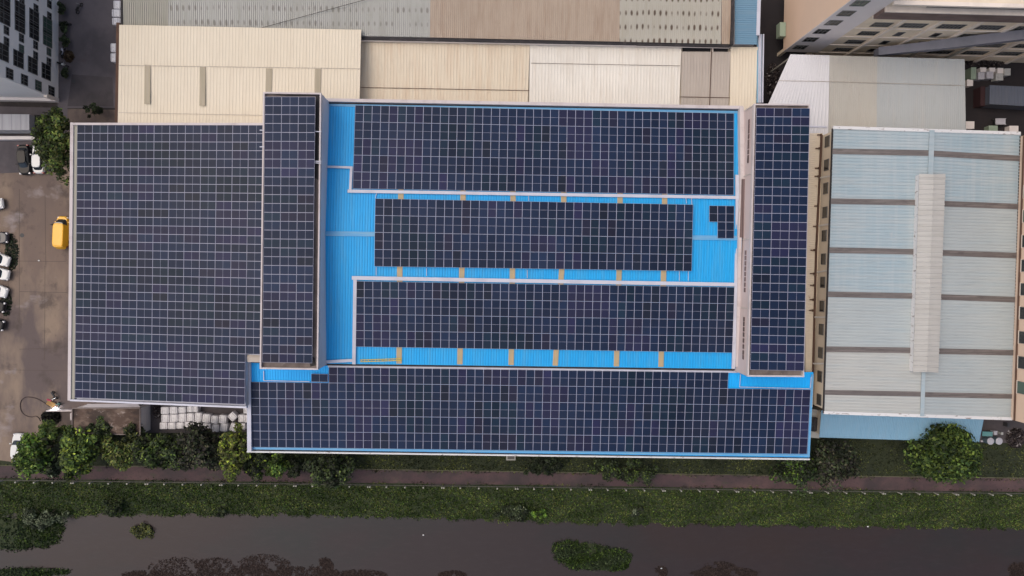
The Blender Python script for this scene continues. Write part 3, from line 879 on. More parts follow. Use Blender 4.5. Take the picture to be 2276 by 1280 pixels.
# tan translucent strips lying in the roof
for xt, xm, xs in ((896, 889, 887), (1032, 1028, 1022), (1141, 1140, 1136), (1253, 1253, 1234), (1379, 1378, 1370), (1478, 1477, 1469)):
    for (ya, yb, xa, xb) in ((yN(xt) + 3, yR(xm) - 8, xt, xm), (yR(xm) + 8, yS(xs) - 2, xm, xs)):
        b = MB()
        a0, a1 = PR(xa, ya, .075), PR(xb, yb, .075)
        b.bar(a0, a1, .74, .03)
        for o in (-.25, 0, .25):
            b.bar(a0 + Vector((o, 0, .03)), a1 + Vector((o, 0, .03)), .06, .03)
        b.make("skylight_strip", 'tanstrip', hall)
# north parapet with the dark gutter behind it
b = MB()
b.bar(P(716, 221.5, 13.25), P(1652, 238.5, 13.25), .42, 1.2)
b.make("parapet", 'parapet', hall)
b = MB()
b.bar(P(724, 227, 12.75), P(1652, 243, 12.75), .42, .25)
b.make("gutter", 'gutter', hall)
b = MB()
b.bar(P(722, 809.5, 12.35), P(1640, 820.5, 12.35), .35, .25)
b.make("gutter", 'gutter', hall)
b = MB()
b.bar(PR(730, 233, .12), PR(1640, 249, .12), .35, .05)
b.make("flashing", 'blue_light', hall)
# east end coping with the wide pale duct
b = MB()
b.bar(P(1649, 238, 13.55), P(1650, 400, 14.2), .55, .9)
b.bar(P(1650, 400, 14.2), P(1645, 528, 14.5), .5, .9)
b.bar(P(1645, 528, 14.5), P(1640, 815, 13.3), .45, .9)
b.make("end_coping", 'parapet', hall)
b = MB()
b.bar(P(1656, 398, 14.5), P(1650, 528, 14.5), .75, .3)
b.make("louvre_screen", 'brownscreen', hall)
# cable ducts
def duct(pts, w, dz=.34, h=.16):
    b = MB()
    for p, q in zip(pts[:-1], pts[1:]):
        a, c = PR(*p, dz), PR(*q, dz)
        d = (c - a).normalized() * w * .5
        b.bar(a - d, c + d, w, h)
    return b.make("cable_duct", 'metal', hall)


b = None
duct([(716, 370), (781, 372)], .30)
duct([(780.5, 377), (778.5, 418)], .34)
duct([(776, 424.5), (1648, 439)], .42)
duct([(718, 804.5), (782, 801)], .40)
duct([(786.5, 806), (789, 622)], .46)
duct([(786, 617.5), (1641, 632.5)], .50)
duct([(1638.5, 392), (1639, 432)], .46)
duct([(1639, 444), (1636, 627)], .42)
duct([(1636, 639), (1630.5, 816)], .46)
for (a, c) in (((1524.5, 440), (1526, 452)), ((1537, 440), (1538, 456)), ((1175, 432), (1175, 446)), ((838, 426), (834, 440)), ((948, 596), (948, 613)), ((1172, 600), (1172, 618)), ((1510, 603), (1510, 624)), ((1530, 603), (1530, 624)), ((836, 594), (836, 612))):
    b = MB()
    b.bar(PR(*a, .2), PR(*c, .2), .07, .06)
    b.make("conduit", 'metal', hall)
# ladder lying on the south slope
lt = thing("ladder", "yellow ladder lying flat on the blue roof near its south west corner", "ladder", PR(845, 800))
for o in (-2.0, 2.0):
    b = MB()
    b.bar(PR(800, 802 + o, .22), PR(893, 799 + o, .22), .08, .1)
    b.make("side_rail", 'ladder', lt)
for k in range(12):
    x = 803 + k * 7.8
    b = MB()
    b.bar(PR(x, 799.4 - (x - 800) * .03 + 1, .18), PR(x, 803.6 - (x - 800) * .03 + 1, .18), .06, .06)
    b.make("rung", 'ladder', lt)

# ---- long south wing
wing = thing("long_wing", "long low factory wing with blue eaves along the riverside lawn", "factory", base_of([(556, 812), (1807, 832), (1799, 1018), (550, 1002)], 11.5))
ZWN, ZWS = 11.9, 11.2
walls(wing, mass([(548, 812), (1810, 830), (1800, 1019), (548, 1003)], 11.0, inset=.25), 10.95, 'lilacwall')
b = MB()
b.corr(P(553, 806, ZWN), P(1808, 827, ZWN), P(1799, 1016.5, ZWS), P(557, 998.5, ZWS), .36, .05)
b.make("roof", 'wingblue', wing)
b = MB()
b.bar(P(729, 814.0, 12.2), P(1640, 826.5, 12.2), .28, .5)
b.make("north_coping", 'metal', wing)
b = MB()
b.bar(P(548.5, 1004, 11.45), P(1800, 1021, 11.45), .20, .7)
b.make("south_parapet", 'whitetrim', wing)
b = MB()
b.bar(P(552, 1001, 11.15), P(1800, 1018, 11.15), .42, .1)
b.make("gutter", 'gutter', wing)
b = MB()
b.bar(P(552, 800, 12.3), P(554, 1003, 11.9), .55, .8)
b.make("west_coping", 'metal', wing)
b = MB()
b.bar(P(1806, 832, 12.02), P(1797, 1016, 11.35), .35, .12)
b.bar(P(560, 996.3, 11.36), P(1797, 1012.5, 11.36), .30, .1)
b.make("edge_flashing", 'blue_light', wing)
for a, c in (((586, 824), (586, 846)), ((586, 846), (688, 848)), ((1646, 832), (1644, 860)), ((1644, 860), (1800, 864)), ((1803, 838), (1801, 862))):
    b = MB()
    b.bar(P(*a, 12.05), P(*c, 12.05), .09, .05)
    b.make("conduit", 'metal', wing)

# ---- west solar building (roof falls to the west)
ZWW, ZWE = 10.6, 13.6
west = thing("west_building", "square factory building at left, its whole roof under solar panels", "factory", base_of([(160, 272), (600, 274), (590, 903), (155, 890)], 11))
b = MB()
q = [P(160, 274, 10.2), P(600, 276, 13.2), P(548, 903, 13.1), P(155, 888, 10.2)]
q2 = [P(160, 274, 10.2), P(600, 276, 13.2), P(590, 800, 13.2), P(575, 800, 13.1), P(548, 800, 13.1), P(547, 903, 13.1), P(155, 888, 10.2)]
b.prism([(p.x, p.y) for p in q2], 0, [p.z - .1 for p in q2])
b.make("wall", 'parapet', west)
b = MB()
b.prism([(p.x, p.y) for p in q2], [p.z - .05 for p in q2], [p.z + .1 for p in q2])
b.make("roof", 'metal', west)
b = MB()
b.bar(P(158, 275, 11.0), P(585, 275.5, 13.95), .30, .6)
b.make("north_parapet", 'parapet', west)
b = MB()
b.bar(P(159.5, 272, 10.9), P(153.5, 890, 10.9), .42, .5)
b.make("west_gutter", 'parapet', west)
b = MB()
b.bar(P(167.5, 276, 10.75), P(161.5, 888, 10.75), .5, .1)
b.make("walkway", 'greenroof', west)
b = MB()
b.bar(P(155, 889.5, 10.95), P(548, 905.5, 13.9), .24, .6)
b.make("south_parapet", 'metal', west)
b = MB()
b.bar(P(549, 796.5, 13.35), P(582, 797.5, 13.35), .95, .2)
b.bar(P(549, 793, 13.45), P(582, 794, 13.45), .12, .2)
b.make("corner_gutter", 'greige', west)
b = MB()
b.bar(P(580.5, 276, 13.85), P(576.0, 786, 13.85), .24, .3)
b.make("cable_duct", 'metal', west)

# ---- towers
def tower(name_label, outer, zt, floor_m, wall_m, side):
    t = thing("tower_block", name_label, "tower block", base_of(outer, zt))
    fp = mass(outer, zt, inset=.04)
    b = MB(); b.prism(fp, 0, zt - .55); b.make("wall", wall_m, t)
    o = XY(outer, zt)
    c = (sum(p[0] for p in o) / 4, sum(p[1] for p in o) / 4)
    b = MB()
    ins = []
    for p in o:
        ins.append((p[0] - math.copysign(.2, p[0] - c[0]), p[1] - math.copysign(.2, p[1] - c[1])))
    b.prism(ins, zt - .56, zt - .45)
    b.make("roof", floor_m, t)
    b = MB()
    for i in range(4):
        j = (i + 1) % 4
        b.prism([o[i], o[j], ins[j], ins[i]], zt - .55, zt)
    b.make("parapet", 'parapet', t)
    return t


tw = tower("west tower block whose dark stained roof strip lies right of its panels", [(584.5, 204), (714, 206), (707, 822), (577, 820)], 17.2, 'concrete', 'lilacwall', 1)
te = tower("east tower block with pink wall and narrow windows beside the blue roof", [(1676, 230), (1801, 231), (1787.5, 838), (1661.5, 837)], 17.2, 'concrete', 'pinkwall', -1)
b = MB()
b.add([P(702, 212, 16.78), P(712.5, 212, 16.78), P(710, 372, 16.78), P(707, 400, 16.78), P(700, 395, 16.78)], [(4, 3, 2, 1, 0)])
b.make('bitumen_patch', 'bitumen_shade', tw)
b = MB()
b.add([P(590, 208, 16.785), P(712, 209, 16.785), P(712, 213, 16.785), P(640, 214, 16.785)], [(3, 2, 1, 0)])
b.make('bitumen_patch', 'bitumen_shade', tw)
b = MB()
b.add([P(694, 792, 16.785), P(700, 795, 16.785), P(702, 812, 16.785), P(690, 815, 16.785), P(688, 806, 16.785), P(696, 803, 16.785)], [(5, 4, 3, 2, 1, 0)])
b.make("bitumen_patch", 'bitumen_shade', tw)
for y in (292, 358, 362):
    b = MB(); b.bar(P(700, y, 17.3), P(714, y + .5, 17.3), .12, .1); b.make("conduit", 'metal', tw)
for y in (289, 326):
    b = MB(); b.bar(P(577, y, 17.25), P(587, y, 17.25), .12, .1); b.make("conduit", 'metal', tw)
# downpipe/duct up the east wall of the west tower
b = MB(); b.bar(P(712.5, 360, 17.0), P(722.5, 369, 13.6), .12, .12); b.make("conduit", 'metal', tw)


def wallwindow(parent, A, B, t, wdt, zc, hgt, out=.03, m='glass', bars=1, frame=True, name="window", sill=False):
    """window on the vertical wall through base points A,B; t = metres from A; outward is to the right of A->B"""
    A = Vector((A[0], A[1], 0)); B = Vector((B[0], B[1], 0))
    d = (B - A).normalized(); nrm = Vector((d.y, -d.x, 0))
    c = A + d * t
    b = MB()

    def slab(u0, u1, z0, z1, o0, o1, mi):
        p = [c + d * u0 + nrm * o0, c + d * u1 + nrm * o0, c + d * u1 + nrm * o1, c + d * u0 + nrm * o1]
        vs = [(q.x, q.y, z0) for q in p] + [(q.x, q.y, z1) for q in p]
        b.add(vs, [(3, 2, 1, 0), (4, 5, 6, 7), (0, 1, 5, 4), (1, 2, 6, 5), (2, 3, 7, 6), (3, 0, 4, 7)], mi)
    slab(-wdt / 2, wdt / 2, zc - hgt / 2, zc + hgt / 2, -.1, out, 0)
    if frame:
        f = .07
        slab(-wdt / 2 - f, wdt / 2 + f, zc + hgt / 2, zc + hgt / 2 + f, -.1, out + .05, 1)
        slab(-wdt / 2 - f, wdt / 2 + f, zc - hgt / 2 - f, zc - hgt / 2, -.1, out + .05, 1)
        for s_ in (-1, 1):
            slab(s_ * (wdt / 2 + f / 2) - f / 2, s_ * (wdt / 2 + f / 2) + f / 2, zc - hgt / 2, zc + hgt / 2, -.1, out + .05, 1)
        for k in range(1, bars + 1):
            u = -wdt / 2 + wdt * k / (bars + 1)
            slab(u - .035, u + .035, zc - hgt / 2, zc + hgt / 2, out, out + .04, 1)
        if bars:
            slab(-wdt / 2, wdt / 2, zc + hgt * .1, zc + hgt * .1 + .06, out + .002, out + .042, 1)
    ob = b.make(name, [m, 'winframe'], parent)
    if sill:
        b2 = MB()
        b = b2
        slab(-wdt / 2 - .15, wdt / 2 + .15, zc - hgt / 2 - .22, zc - hgt / 2 - .08, -.1, .35, 0)
        s2 = b2.make("sill", 'fin', parent)
    return ob


fpE = mass([(1676, 230), (1801, 231), (1787.5, 838), (1661.5, 837)], 17.2, inset=.04)
fpW = mass([(584.5, 204), (714, 206), (707, 822), (577, 820)], 17.2, inset=.04)


def along(A, B, pyt, z):
    """metres from A along AB where the wall point at height z shows at photo row pyt"""
    A = Vector((A[0], A[1], z)); B = Vector((B[0], B[1], z))
    d = (B - A); L = d.length; d.normalize()
    best = min((abs(proj(A + d * (L * k / 400))[1] - pyt), L * k / 400) for k in range(401))
    return best[1]


QI = QCAM.inverted()


def proj(p):
    q = QI @ (Vector(p) - Vector((0, 0, H)))
    return (1138 + F * q.x / -q.z, 640 - F * q.y / -q.z)


# east tower, wall that faces the hall: rows of small dark openings
A, B = fpE[0], fpE[3]
for ys in (270, 281, 292, 303, 315, 326, 338, 350, 357, 562, 573, 585, 597, 609, 621, 633, 645, 709, 720, 732, 744, 757, 770, 783, 794):
    wallwindow(te, B, A, along(B, A, ys, 15.6), .58, 15.6 if ys < 400 else 15.5, .40, m='brownscreen', bars=0, frame=False)
for ys in (240, 389, 532, 685):
    t_ = along(B, A, ys, 15.5)
    p = Vector((B[0], B[1], 0)).lerp(Vector((A[0], A[1], 0)), t_ / (Vector((A[0], A[1])) - Vector((B[0], B[1]))).length)
    b = MB(); b.box((p.x - .05, p.y, 15.3), (.1, .08, 2.8)); b.make("downpipe", 'whitepipe', te)
for ys in (250, 330, 440, 560, 640, 745):
    wallwindow(tw, fpW[1], fpW[2], along(fpW[1], fpW[2], ys, 15.5), 1.5, 15.4, .6, m='winframe', bars=0, frame=False, name="vent_panel") if False else None

# ---- solar arrays
def tintof(ci, ri, seed):
    f = math.sin(ci * .61 + seed) * math.cos(ri * .9 + seed * 1.7) + .8 * math.sin(ci * .23 - ri * .4 + seed * 2.1)
    base = np.array([0.0115, 0.0215, 0.050])
    r = rnd.random()
    if f > .75 and r < .7:
        base = np.array([0.017, 0.019, 0.046])
    elif f < -.8 and r < .7:
        base = np.array([0.011, 0.026, 0.050])
    elif r < .05:
        base = np.array([0.017, 0.019, 0.040])
    elif r < .10:
        base = np.array([0.012, 0.018, 0.034])
    elif r < .15:
        base = np.array([0.011, 0.025, 0.047])
    elif r < .22:
        base = np.array([0.020, 0.022, 0.060])
    return base * 1.1 * (0.97 + .17 * f + rnd.uniform(-.13, .13))


def solar_array(label, lines, ncol, rows, cells, landscape, seed, dark=1.0, fw=.035, mid=.013, z_under=.25):
    """lines: {row index: (left point, right point)} control rows; cells: list of (col,row) that exist"""
    ks = sorted(lines)

    def pt(c, r):
        i = 0
        while i < len(ks) - 2 and r > ks[i + 1]:
            i += 1
        k0, k1 = ks[i], ks[i + 1]
        t = (r - k0) / (k1 - k0)
        l = lines[k0][0].lerp(lines[k1][0], t)
        rr = lines[k0][1].lerp(lines[k1][1], t)
        return l + (rr - l) * (c / ncol)
    mids = [(pt(c + .5, r + .5), c, r) for c, r in cells]
    cen = sum((m_[0] for m_ in mids), Vector()) / len(mids)
    t = thing("solar_array", label, "solar array", cen - Vector((0, 0, .1)), None)
    mids.sort(key=lambda m_: (m_[0].xy).length)

    def panel(b, tint, c, r):
        a, e, g_, h_ = pt(c, r), pt(c + 1, r), pt(c + 1, r + 1), pt(c, r + 1)
        nr = (h_ - a).cross(e - a)
        nr = -nr if nr.z < 0 else nr
        nr.normalize()

        def uv(u, v, k):
            return a.lerp(e, u).lerp(h_.lerp(g_, u), v) + nr * k
        Lu, Lv = (e - a).length, (h_ - a).length
        g0 = .006
        vs = [uv(g0, g0, 0), uv(1 - g0, g0, 0), uv(1 - g0, 1 - g0, 0), uv(g0, 1 - g0, 0)]
        vb = [v - nr * .04 for v in vs]
        b.add(vs + vb, [(3, 2, 1, 0), (4, 5, 6, 7), (0, 1, 5, 4), (1, 2, 6, 5), (2, 3, 7, 6), (3, 0, 4, 7)], 1)
        tint.extend([(0, 0, 0)] * 6)
        col = tintof(c, r, seed) * dark
        fu, fv = fw / Lu, fw / Lv
        for k in (0, 1):
            if landscape:
                u0, u1 = (fu, .5 - mid / Lu) if k == 0 else (.5 + mid / Lu, 1 - fu)
                v0, v1 = fv, 1 - fv
            else:
                v0, v1 = (fv, .5 - mid / Lv) if k == 0 else (.5 + mid / Lv, 1 - fv)
                u0, u1 = fu, 1 - fu
            b.add([uv(u0, v0, .004), uv(u1, v0, .004), uv(u1, v1, .004), uv(u0, v1, .004)], [(3, 2, 1, 0)], 0)
            tint.append(col * rnd.uniform(.93, 1.07))
    for m_, c, r in mids[:100]:
        b = MB(); tn = []
        panel(b, tn, c, r)
        b.make("solar_panel", ['cell', 'frame'], t, origin=m_, tint=tn)
    if len(mids) > 100:
        b = MB(); tn = []
        for m_, c, r in mids[100:]:
            panel(b, tn, c, r)
        o = b.make("solar_panel", ['cell', 'frame'], t, tint=tn)
        o['kind'] = 'stuff'
    # mounting rails under the panels
    b = MB()
    rr = sorted(set(r for _, _, r in mids))
    for r in rr:
        cs = sorted(c for _, c, r2 in mids if r2 == r)
        for v in (.25, .75):
            p, q = pt(cs[0], r + v), pt(cs[-1] + 1, r + v)
            b.bar(p - Vector((0, 0, .05)), q - Vector((0, 0, .05)), .05, .12)
    b.make("mounting_rail", 'frame', t)
    return t


dz = .30
full = lambda C, R, r0=0: [(c, r) for c in range(C) for r in range(r0, R)]
solar_array("northern solar array on the blue roof, five rows deep", {0: (PR(789.5, 233.5, dz), PR(1631.5, 251.6, dz)), 5: (PR(784, 419, dz), PR(1631, 433.5, dz))}, 45, 5, full(45, 5), False, 1.0)
solar_array("middle solar array lying across the ridge of the blue roof", {0: (PR(834, 441, .45), PR(1540.7, 454.4, .45)), 2: (PR(832.6, 516.2, .45), PR(1539, 528.8, .45)), 4: (PR(832, 592, .45), PR(1537.3, 602.5, .45))}, 37, 4, full(37, 4), False, 2.3)
solar_array("southern solar array on the blue roof framed by a white duct", {0: (PR(790.6, 624.7, dz), PR(1632.9, 638.2, dz)), 4: (PR(790.6, 770.6, dz), PR(1627.8, 784, dz))}, 45, 4, full(45, 4), False, 3.9)
solar_array("tiny L shaped group of five solar panels near the east tower", {0: (PR(1576.5, 456.8, dz), PR(1632, 457.4, dz)), 2: (PR(1576.5, 529, dz), PR(1631.5, 530, dz))}, 3, 2, [(0, 0), (1, 0), (2, 0), (1, 1), (2, 1)], False, 5.0)
cells = full(66, 5, 1) + [(c, 0) for c in range(9, 56)]
ws = solar_array("long solar array on the riverside wing, the widest of all", {0: (P(556.8, 811.8, 12.2), P(1804, 829.7, 12.2)), 5: (P(559.4, 993.8, 11.5), P(1793.7, 1009.2, 11.5))}, 66, 5, cells, False, 6.2)
solar_array("solar array on the west tower roof", {0: (P(588.5, 214.7, 17.55), P(701, 215, 17.55)), 30: (P(583, 805, 17.55), P(693.8, 807, 17.55))}, 3, 30, full(3, 30), True, 7.7)
solar_array("solar array on the east tower roof", {0: (P(1681.4, 239.4, 17.55), P(1800, 240.5, 17.55)), 30: (P(1667.6, 821.7, 17.55), P(1786.4, 824.3, 17.55))}, 3, 30, full(3, 30), True, 9.1)
cells = full(11, 33) + [(11, r) for r in range(27)]
solar_array("huge square solar array covering the west building", {0: (P(171.6, 277.6, 10.95), P(552.7, 277.8, 13.7)), 33: (P(166.3, 883.8, 10.95), P(543.8, 898.8, 13.7))}, 11, 33, cells, True, 11.3, dark=.86)
# the single landscape panel tucked in by the west tower
b = MB(); tn = []
solar_array("single sideways solar panel below the west tower's corner", {0: (P(691.5, 830.6, 12.22), P(728.6, 831.4, 12.22)), 1: (P(691.5, 848.6, 12.15), P(728.6, 849.2, 12.15))}, 1, 1, [(0, 0)], True, 12.0)

# ---- north cream roofs
nw_ = thing("cream_warehouse", "plain cream roofed warehouse north of the west building", "warehouse", base_of([(265, 55), (803, 66), (799, 285), (262, 285)], 9.5))
walls(nw_, mass([(265, 56), (803, 67), (799, 300), (262, 300)], 9.8, inset=.3), 9.6, 'creamwall')
b = MB()
b.corr(P(265, 55, 10.2), P(803, 66, 10.2), P(801, 152, 10.5), P(264, 144, 10.5), .44, .022)
b.make("roof_slope", 'cream', nw_)
b = MB()
b.corr(P(264, 144, 10.53), P(801, 152, 10.53), P(797, 310, 9.9), P(261, 310, 9.9), .44, .022)
b.make("roof_slope", 'cream', nw_)
for xa, ya, xb, yb in ((328, 144, 327, 231), (450.5, 148, 449.5, 235), (598, 152, 597, 205), (707, 153, 706, 206)):
    b = MB(); b.bar(P(xa, ya, 10.62), P(xb, yb, 10.4), .80, .03); b.make("skylight_strip", 'khaki', nw_)
b = MB()
b.bar(P(264, 145, 10.62), P(801, 152.5, 10.62), .05, .03)
b.bar(P(263, 250, 10.24), P(585, 256, 10.24), .04, .03)
b.make("sheet_seam", 'greige', nw_)
b = MB()
b.bar(P(262.5, 50, 9.75), P(259.5, 275, 9.75), .5, .3)
b.make("gutter", 'brownpipe', nw_)

mc = thing("low_warehouse", "low warehouse strip of cream, ivory and greige roof sheets north of the blue hall", "warehouse", base_of([(803, 95), (1683, 104), (1650, 250), (799, 240)], 9))
walls(mc, mass([(797, 90), (1686, 104), (1668, 262), (797, 250)], 8.0, inset=.2), 7.7, 'creamwall')
for nm, m_, xa, xb, y0 in (("roof_sheet", 'cream_low', 799, 1178, 88), ("roof_sheet", 'ivory', 1178, 1515, 96), ("roof_sheet", 'greige', 1515, 1624, 114.5), ("roof_sheet", 'cream', 1624, 1685, 104)):
    b = MB()
    k = .0
    b.corr(P(xa, y0, 8.4), P(xb, y0 + (xb - xa) * .004, 8.4), P(xb - 6, 262, 7.9), P(xa - 2, 250, 7.9), .44, .022)
    b.make(nm, m_, mc)
b = MB()
b.bar(P(800, 194, 8.22), P(1176, 201, 8.22), .07, .04)
b.bar(P(1180, 140, 8.39), P(1512, 146, 8.39), .04, .04)
b.bar(P(1512, 215, 8.17), P(1622, 217, 8.17), .08, .04)
b.bar(P(1582, 105, 8.52), P(1577, 240, 8.15), .09, .06)
b.make("sheet_seam", 'brownpipe', mc)
b = MB()
b.prism(XY([(1518, 101), (1618, 103), (1618, 117), (1518, 116)], 7.9), 7.72, 7.9)
b.make("opening_shade", 'bitumen_shade', mc)  # black slab put in for the shade inside the opening
b = MB(); b.bar(P(1583, 103, 8.3), P(1583, 116, 8.3), .35, .2); b.make("mullion", 'fin', mc)

ru = thing("old_warehouse", "old warehouse with rust brown and grey corrugated roof at the top edge", "warehouse", base_of([(268, -60), (1626, -60), (1626, 98), (268, 52)], 10))
walls(ru, mass([(268, -70), (1628, -70), (1622, 97), (268, 78)], 9.3, inset=.3), 9.2, 'greywall')


def yTop(x):
    return 79.5 + (x - 803) * .0225 + (0 if x > 803 else 0)


for m_, xa, xb in (('greenroof', 274, 375), ('greyroof', 375, 957), ('rustroof', 957, 1378), ('lightroof', 1378, 1605), ('rustroof', 1605, 1626)):
    b = MB()
    b.corr(P(xa, -70, 10.7), P(xb, -70, 10.7), P(xb - (1 if xb < 1600 else 3), yTop(xb), 9.5), P(xa - 1, yTop(xa), 9.5), .28, .06)
    b.make("roof_sheet", m_, ru)
b = MB()
b.bar(P(801, 84.5, 9.35), P(1622, 101, 9.35), .4, .35)
b.make("gutter", 'gutter', ru)
b = MB()
b.bar(P(801, 88.0, 9.1), P(1622, 103.5, 9.1), .22, .5)
b.make("gutter_board", 'greywall', ru)
b = MB()
b.bar(P(270, -60, 10.6), P(270, 60, 9.7), .3, .5)
b.make("edge_pipe", 'gutter', ru)
b = MB()
b.bar(P(580, 62, 9.85), P(830, -6, 10.6), .05, .04)
b.make("cable", 'gutter', ru)
ob_ = thing("blue_annex", "faded blue roofed annex squeezed right of the rusty roof", "annex", base_of([(1632, -60), (1690, -60), (1682, 98), (1630, 98)], 9))
walls(ob_, mass([(1630, -60), (1693, -60), (1685, 98), (1629, 98)], 9.2, inset=.2), 9.0, 'greywall')
b = MB()
b.corr(P(1633, -60, 9.4), P(1633, 98, 9.4), P(1682, 99, 9.4), P(1686, -60, 9.4), .3, .05)
b.make("roof", 'oldblue', ob_)
b = MB()
b.bar(P(1629, -60, 10.2), P(1628, 98, 10.2), .35, 1.0); b.make("dark_gutter", 'gutter', ob_)
b = MB()
b.bar(P(1689, -60, 9.5), P(1685, 78, 9.5), .5, .3); b.make("eave_flashing", 'metal', ob_)
# long pale service frame running down the alley
sv = thing("pipe_rack", "long narrow rack of pale pipes in the alley left of the white roofs", "pipe rack", P(1690, 150, 0))
for xa, xb in ((1687.5, 1687), (1691, 1690.5), (1697, 1695)):
    b = MB(); b.tube([P(xa, 76, 8.6), P(xb, 228, 8.6)], .11, 6); b.make("pipe", 'metal', sv)
b = MB(); b.bar(P(1688.5, 76, 8.4), P(1687.5, 228, 8.4), .7, .15); b.make("tray", 'skyblue', sv)
for y in (80, 125, 170, 215):
    q = P(1690, y, 8.3); b = MB(); b.box((q.x, q.y, 4.1), (.14, .14, 8.2)); b.make("support", 'metal', sv)

# ---- alley canopy between east tower and the pale blue roofed building
cn = thing("alley_canopy", "rust stained cream canopy roof over the alley beside the east tower", "canopy", base_of([(1795, 300), (1826, 300), (1806, 900), (1780, 900)], 9.3))
b = MB()
b.corr(P(1790, 296, 9.3), P(1790, 905, 9.3), P(1806, 905, 9.2), P(1829, 296, 9.2), .3, .04)
b.make("roof", 'creamwall', cn)
b = MB()
b.tube([P(1826, 300, 9.4), P(1814, 560, 9.4), P(1807, 830, 9.4)], .16, 8)
b.make("pipe", 'brownpipe', cn)
for y, xa in ((300, 1822), (330, 1818), (374, 1817), (392, 1816), (458, 1815), (503, 1813), (556, 1807), (608, 1806), (634, 1806), (666, 1805), (690, 1804)):
    q = P(xa - 2, y, 9.35); b = MB()
    b.box((q.x, q.y, 9.45), (.5, .16, .18)); b.box((q.x + .25, q.y, 9.5), (.16, .3, .25))
    b.make("bracket", 'brownpipe', cn)
for y in (300, 480, 660, 840):
    q = P(1800, y, 9.2); b = MB(); b.box((q.x, q.y, 4.55), (.2, .2, 9.1)); b.make("support", 'post', cn)

# ---- pale blue roofed building
tb = thing("pale_roof_building", "building with pale blue grey gable roof, dark bands and a long ridge vent", "factory", base_of([(1853, 283), (2268, 295), (2250, 932), (1832, 918)], 13))
E0, E1, E2, E3 = (1852, 283), (2269, 296), (2250, 931), (1832, 917)
R0, R1 = (2072, 289), (2050, 924)
fpT = mass([E0, E1, E2, E3], 13.0, inset=.35)
walls(tb, fpT, 12.8, 'creamwall')
ZT, ZTR = 13.0, 14.3
ZB = [(283, 289, 295.5), (344, 350, 362), (452, 457, 463), (563, 569, 574), (662, 668, 673), (779, 785, 789), (877, 883, 887), (917.5, 924, 931)]
for k in range(7):
    for side in (0, 1):
        def edge(row):
            t = (row[0] - 283) / 635
            return (1852 - 20 * t, row[0]), (2072 - 22 * t, row[1]), (2269 - 19 * t, row[2])
        a0, am, a1 = edge(ZB[k]); c0_, cm, c1_ = edge(ZB[k + 1])
        b = MB()
        if side == 0:
            b.corr(P(*a0, ZT), P(*c0_, ZT), P(*cm, ZTR), P(*am, ZTR), .42, .05)
        else:
            b.corr(P(*a1, ZT), P(*c1_, ZT), P(*cm, ZTR), P(*am, ZTR), .42, .05)
        b.make("roof_sheet", 'tealwarm' if (side == 0 and k >= 5) else ('tealmid' if k >= 4 or (side == 1 and k >= 2) else 'teal'), tb)


def tz(px, py):
    t = (py - 285) / 635
    l = 1852 - 20 * t; r = 2269 - 19 * t; m_ = 2072 - 22 * t
    return ZT + (ZTR - ZT) * ((px - l) / (m_ - l) if px < m_ else (r - px) / (r - m_))


for ya, yb_, yc in ((336, 340, 352), (447, 450.5, 459), (556, 560, 568), (654, 658, 666), (776, 779, 784), (872, 876, 881)):
    t = (ya - 285) / 635
    l = 1852 - 20 * t; r = 2269 - 19 * t; m_ = 2072 - 22 * t
    for x0, y0, x1, y1 in ((l, ya, m_ - 5, yb_), (m_ + 5, yb_ + 1, r, yc)):
        b = MB(); w_ = .78 if ya < 860 else .68
        b.bar(P(x0, y0, tz(x0, y0) + .085), P(x1, y1, tz(x1, y1) + .085), w_, .03)
        b.make("skylight_band", 'darkstrip', tb)
b = MB()
b.bar(P(2072, 289, ZTR + .14), P(2068.5, 388, ZTR + .14), .70, .08)
b.make("ridge_cap", 'teal', tb)
b = MB()
b.bar(P(2053, 826, ZTR + .14), P(2050, 925, ZTR + .14), .55, .08)
b.make("ridge_cap", 'teal', tb)
b = MB()
q = [P(2045, 388, 15.1), P(2100, 388, 15.1), P(2084, 827, 15.1), P(2031, 826, 15.1)]
b.prism([(p.x, p.y) for p in q], 14.0, 15.0)
for i in (0, 3):
    pass
vm = b.make("ridge_vent", 'whitetrim', tb)
b = MB()
qa, qb_ = (q[0] + q[1]) / 2 + Vector((0, 0, .25)), (q[2] + q[3]) / 2 + Vector((0, 0, .25))
b.corr(q[0] + Vector((-.1, .1, 0)), q[3] + Vector((-.1, -.1, 0)), qb_, qa, .7, .05)
b.corr(q[1] + Vector((.1, .1, 0)), q[2] + Vector((.1, -.1, 0)), qb_, qa, .7, .05)
b.make("vent_cover", 'ventroof', vm)
for a, c in ((E0, E1), (E3, E2)):
    b = MB()
    b.bar(P(a[0], a[1], 13.18), P((a[0] + c[0]) / 2, (a[1] + c[1]) / 2, 14.4), .42, .3)
    b.bar(P((a[0] + c[0]) / 2, (a[1] + c[1]) / 2, 14.4), P(c[0], c[1], 13.18), .42, .3)
    b.make("verge_trim", 'whitetrim', tb)
b = MB()
b.bar(P(1851.5, 285, 13.05), P(1831, 918, 13.05), .16, .25)
b.make('gutter', 'gutter', tb)
b = MB()
b.bar(P(2268, 297, 13.05), P(2249.5, 931, 13.05), .2, .25)
b.make("gutter", 'gutter', tb)
wwa, wwb = (fpT[3], fpT[0])
for i in range(12):
    ys = 314.5 + i * 52.2
    wallwindow(tb, fpT[0], fpT[3], 0, 1, 0, 0) if False else None
    wallwindow(tb, fpT[3], fpT[0], along(fpT[3], fpT[0], ys, 10.9), 1.45, 10.8, 1.15, m='glass', bars=1)
